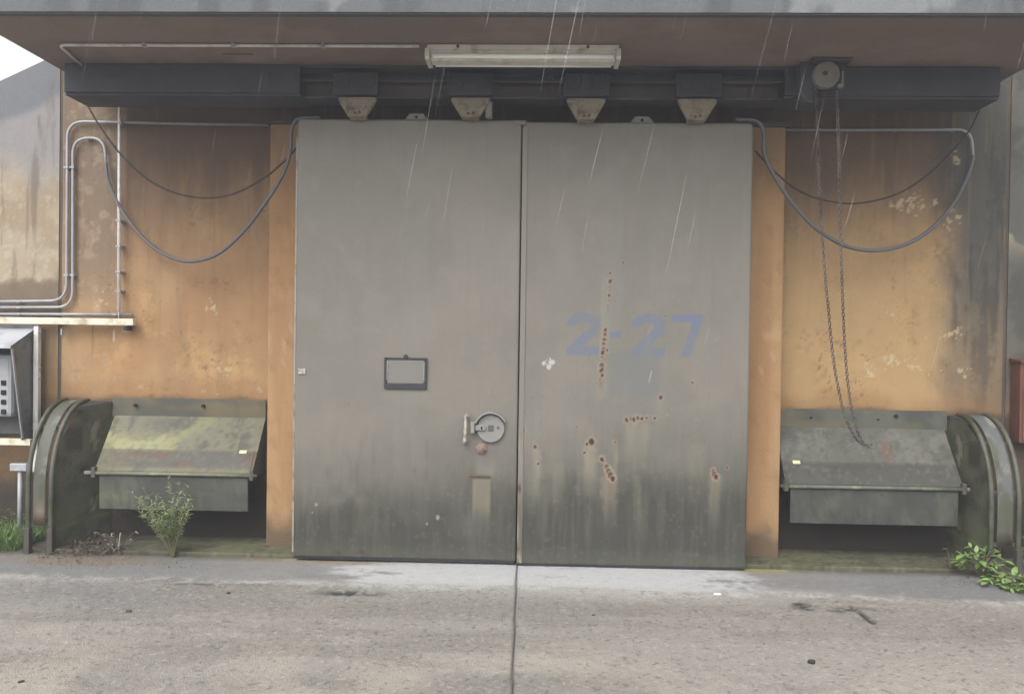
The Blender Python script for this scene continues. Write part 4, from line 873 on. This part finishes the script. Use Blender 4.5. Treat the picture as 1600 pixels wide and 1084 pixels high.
# ================================================================== plants
rnd = random.Random(7)
def leaf(b, base, d, ln, wd, droop=.3, seg=3, nrm=None):
    d = d.normalized(); side = d.cross(Vector((0, 0, 1)));
    if side.length < .05: side = Vector((1, 0, 0))
    side.normalize(); side = (side+Vector((rnd.uniform(-.3, .3), rnd.uniform(-.3, .3), rnd.uniform(-.4, .4)))).normalized()
    pts = []; p = base.copy(); dd = d.copy()
    for i in range(seg+1):
        t = i/seg; wv = wd*math.sin(math.pi*min(.97, .12+t*.85)); pts.append((p.copy(), wv)); dd = (dd+Vector((0, 0, -droop/seg))).normalized(); p = p+dd*ln/seg
    prev = None
    for p, wv in pts:
        cur = (b.verts.new(p-side*wv/2), b.verts.new(p+side*wv/2))
        if prev: f = b.faces.new((prev[0], prev[1], cur[1], cur[0])); f.smooth = True
        prev = cur
def weed():
    base = atz(287, 860, .0); base.y = .03; t = thing('weed', 'tall wispy green weed growing in front of the left hood', 'weed', base)
    bs, bl = B(), B()
    tips = [(205, 768), (222, 762), (212, 790), (235, 800), (262, 745), (268, 758), (282, 752), (293, 760), (250, 775), (298, 775), (240, 770), (256, 782), (275, 778), (290, 790), (225, 800), (262, 800), (296, 800), (248, 812), (280, 808), (215, 775), (270, 790), (300, 785), (236, 785)]
    tips += [(rnd.uniform(215, 298), rnd.uniform(780, 822)) for _ in range(14)]
    for i, (px, py) in enumerate(tips):
        tip = at(px, py, base.y+rnd.uniform(-.12, .10)); mid = base.lerp(tip, .5)+Vector(((base.x-tip.x)*.08*(1 if rnd.random() < .8 else -.4), rnd.uniform(-.03, .03), .03))
        P = smooth_path([base+Vector((rnd.uniform(-.012, .012), rnd.uniform(-.012, .012), 0)), base.lerp(mid, .5)+Vector((.0, 0, .01)), mid, mid.lerp(tip, .55)+Vector((0, 0, .012)), tip], 7)
        tube(bs, P, .0026, 5, taper=[1-.75*k/len(P) for k in range(len(P))])
        n = len(P)
        for k in range(int(n*.34), n):
            if k > n*.8 and py < 770 and rnd.random() < .4: continue
            for _ in range(2 if k < n*.85 else 1):
                a = rnd.uniform(0, 6.28); tg = (P[min(k+1, n-1)]-P[k-1]).normalized(); d = tg*.5+Vector((math.cos(a), math.sin(a)*.8, rnd.uniform(-.2, .5)))*.8
                leaf(bl, P[k], d, rnd.uniform(.02, .06), rnd.uniform(.0035, .0065), .5, 2)
    obj('stem', bs, M['stem'], t); obj('foliage', bl, M['leafg'], t)
weed()
def rosette(name, px, py, Y, n, size, m, label, h=.12, narrow=.42, grp=None):
    base = atz(px, py, 0); base.y = Y if Y is not None else base.y; t = thing(name, label, 'plant', base, grp); bs, bl = B(), B()
    for i in range(n):
        a = rnd.uniform(0, 6.28); rr = rnd.uniform(.1, 1)**.7*size; hh = h*rnd.uniform(.35, 1.1)*(1.1-.5*rr/size)
        tip = base+Vector((math.cos(a)*rr, math.sin(a)*rr*.7, hh)); P = smooth_path([base, base.lerp(tip, .5)+Vector((0, 0, hh*.25)), tip], 5); tube(bs, P, .0018, 4)
        for _ in range(rnd.choice((2, 3, 3, 4))):
            d = Vector((math.cos(a)+rnd.uniform(-1, 1), math.sin(a)+rnd.uniform(-1, 1), rnd.uniform(-.1, .5))); ln = rnd.uniform(.45, 1)*size*.42; leaf(bl, tip, d, ln, ln*narrow*rnd.uniform(.8, 1.2), rnd.uniform(.3, .9), 3)
    obj('stem', bs, M['stem'], t); obj('foliage', bl, m, t)
rosette('leafy_plant', 1519, 893, -.02, 48, .15, M['leafb'], 'bright green broad-leaved plant at the foot of the right guard', .22, .5)
rosette('leafy_plant', 1468, 884, .10, 14, .07, M['leafd'], 'small dull dark weed beside the right ledge', .17, .3)
rosette('leafy_plant', 1580, 916, None, 70, .17, M['leafb'], 'low yellow-green plant spreading onto the concrete at the far right edge', .07, .5)
rosette('leafy_plant', 1612, 926, None, 50, .13, M['leafb'], 'yellow-green clump half out of view at the right border', .07, .5)
rosette('leafy_plant', 1573, 872, .22, 24, .12, M['leafd'], 'dark plant growing inside the right guard between its posts', .26, .4)
rosette('leafy_plant', 62, 846, .2, 16, .09, M['leafd'], 'dark green plant growing inside the left guard between its posts', .18, .35)
def grass():
    b = B(); x0, x1 = at(-60, 840, .2).x, at(40, 840, .2).x
    for _ in range(1500):
        p = Vector((rnd.uniform(x0, x1), rnd.uniform(.06, .46), 0)); a = rnd.uniform(0, 6.28); ln = rnd.uniform(.05, .2)
        leaf(b, p, Vector((math.cos(a)*.5, math.sin(a)*.5, 1)), ln, rnd.uniform(.003, .007), rnd.uniform(.2, 1.2), 3)
    for _ in range(160):
        p = Vector((rnd.uniform(x0, x1), rnd.uniform(.06, .46), rnd.uniform(.12, .24))); a = rnd.uniform(0, 6.28); leaf(b, p, Vector((math.cos(a), math.sin(a), .3)), rnd.uniform(.012, .03), rnd.uniform(.006, .014), .3, 2)
    tag(obj('grass', b, M['grass']), 'tuft of long green grass and tiny weeds left of the left guard', 'grass', kind='stuff')
grass()
def litter():
    b = B()
    for _ in range(700):
        u = rnd.gauss(0, 1); px = 140+u*34; py = 858+rnd.gauss(0, 7)-(px-140)*.06; p = atz(px, py, 0); hmax = .05*math.exp(-((px-135)/45)**2)
        p.z = rnd.uniform(.004, .006+hmax); a = rnd.uniform(0, 6.28); leaf(b, p, Vector((math.cos(a), math.sin(a), rnd.uniform(-.3, .9))), rnd.uniform(.014, .04), rnd.uniform(.008, .02), rnd.uniform(-.6, .9), 3)
    for _ in range(260):
        p = atz(rnd.uniform(40, 330), rnd.uniform(864, 890), 0); p.z = .004; a = rnd.uniform(0, 6.28); leaf(b, p, Vector((math.cos(a), math.sin(a), rnd.uniform(0, .3))), rnd.uniform(.006, .02), rnd.uniform(.004, .01), 0, 2)
    for _ in range(200):
        p = atz(rnd.uniform(1470, 1600), rnd.uniform(895, 915)+0, 0); p.z = .004; a = rnd.uniform(0, 6.28); leaf(b, p, Vector((math.cos(a), math.sin(a), rnd.uniform(0, .3))), rnd.uniform(.006, .02), rnd.uniform(.004, .01), 0, 2)
    tag(obj('leaf_litter', b, M['litter']), 'drift of dead brown leaves beside the left guard', 'leaf litter', kind='stuff')
    t = thing('dry_plant', 'withered grey plant with a pale upright twig by the left hood', 'dead plant', atz(185, 868, 0)); b = B(); base = atz(186, 866, 0); tube(b, smooth_path([base, base+Vector((.0, 0, .07)), base+Vector((.004, .01, .15))], 5), .005, 6); obj('twig', b, M['twig'], t)
    b = B(); bl = B()
    for _ in range(26):
        tip = base+Vector((rnd.uniform(-.16, .09), rnd.uniform(-.06, .1), rnd.uniform(.05, .17))); P = smooth_path([base+Vector((rnd.uniform(-.07, .03), 0, 0)), base.lerp(tip, .5)+Vector((0, 0, .03)), tip], 4); tube(b, P, .0022, 4)
        for _ in range(3): a = rnd.uniform(0, 6.28); leaf(bl, tip, Vector((math.cos(a), math.sin(a), rnd.uniform(-.8, .3))), rnd.uniform(.012, .03), .008, .4, 2)
    obj('stem', b, M['litter'], t); obj('withered_leaves', bl, M['twig'], t)
litter()
def bit(name, px, py, s, m, label, cat, flat=.6):
    b = B(); bmesh.ops.create_icosphere(b, subdivisions=2, radius=1); p = atz(px, py, 0)
    for v in b.verts:
        k = 1+.35*(rnd.random()-.5); v.co = Vector((v.co.x*s*k+p.x, v.co.y*s*k*.9+p.y, max(-.2*s, v.co.z*s*flat*k)+s*flat*.6))
    tag(obj(name, b, m), label, cat)
bit('clod', 1268, 1036, .019, M['stone'], 'small dark clod lying alone on the concrete at lower right', 'clod', .7)
bit('clod', 357, 927, .013, M['stone'], 'tiny dark clod on the concrete below the tall weed', 'clod', .5)
bit('clod', 33, 1065, .014, M['stone'], 'flat dark speck on the concrete in the lower left corner', 'clod', .3)
bit('clod', 927, 961, .010, M['stone'], 'tiny dark speck on the concrete right of the joint', 'clod', .4)
bit('paper_scrap', 1121, 928, .022, M['whitebit'], 'small white scrap on the pale strip right of the doors', 'scrap', .2)
bit('dead_leaf', 201, 955, .018, M['litter'], 'curled brown leaf lying on the concrete at left', 'leaf', .3)

# ================================================================== rain
def rain():
    m = bpy.data.materials.new('falling_water'); m.use_nodes = True; t = m.node_tree; N = t.nodes; b_ = N['Principled BSDF']
    b_.inputs['Base Color'].default_value = (.95, .97, 1, 1); b_.inputs['Roughness'].default_value = .3
    tr = N.new('ShaderNodeBsdfTransparent'); mx = N.new('ShaderNodeMixShader'); mx.inputs[0].default_value = .06
    t.links.new(tr.outputs[0], mx.inputs[1]); t.links.new(b_.outputs[0], mx.inputs[2]); t.links.new(mx.outputs[0], N['Material Output'].inputs[0])
    b = B(); rr = random.Random(3)
    fall = Vector((-.20, .08, -1)).normalized()
    for _ in range(190):
        p = Vector((rr.uniform(-3.2, 3.2), rr.uniform(-3.6, -1.1), 1.5+2.7*rr.random()**.55)); ln = rr.uniform(.08, .42); r = rr.uniform(.0006, .0020)*rr.uniform(.6, 1); fall = Vector((-.20+rr.uniform(-.04, .04), .08, -1)).normalized()
        tube(b, [p+fall*ln*k/6 for k in range(7)], r, 5, taper=[.15, .6, 1, 1, .9, .6, .15])
    tag(obj('rain', b, m), 'thin slanting rain falling in front of the canopy', 'rain', kind='stuff')
rain()

# ================================================================== misty rain air
def haze():
    m = bpy.data.materials.new('rain_mist'); m.use_nodes = True; t = m.node_tree; t.nodes.clear()
    v = t.nodes.new('ShaderNodeVolumePrincipled'); v.inputs['Density'].default_value = .008; v.inputs['Color'].default_value = (.92, .95, 1, 1); v.inputs['Anisotropy'].default_value = .2
    o = t.nodes.new('ShaderNodeOutputMaterial'); t.links.new(v.outputs[0], o.inputs['Volume'])
    b = B(); box(b, -300, 300, -300, 80, -1.1, 4.6); h = obj('haze', b, m); tag(h, 'thin pale rain mist filling the air before the bunker', 'haze', kind='stuff')
haze()
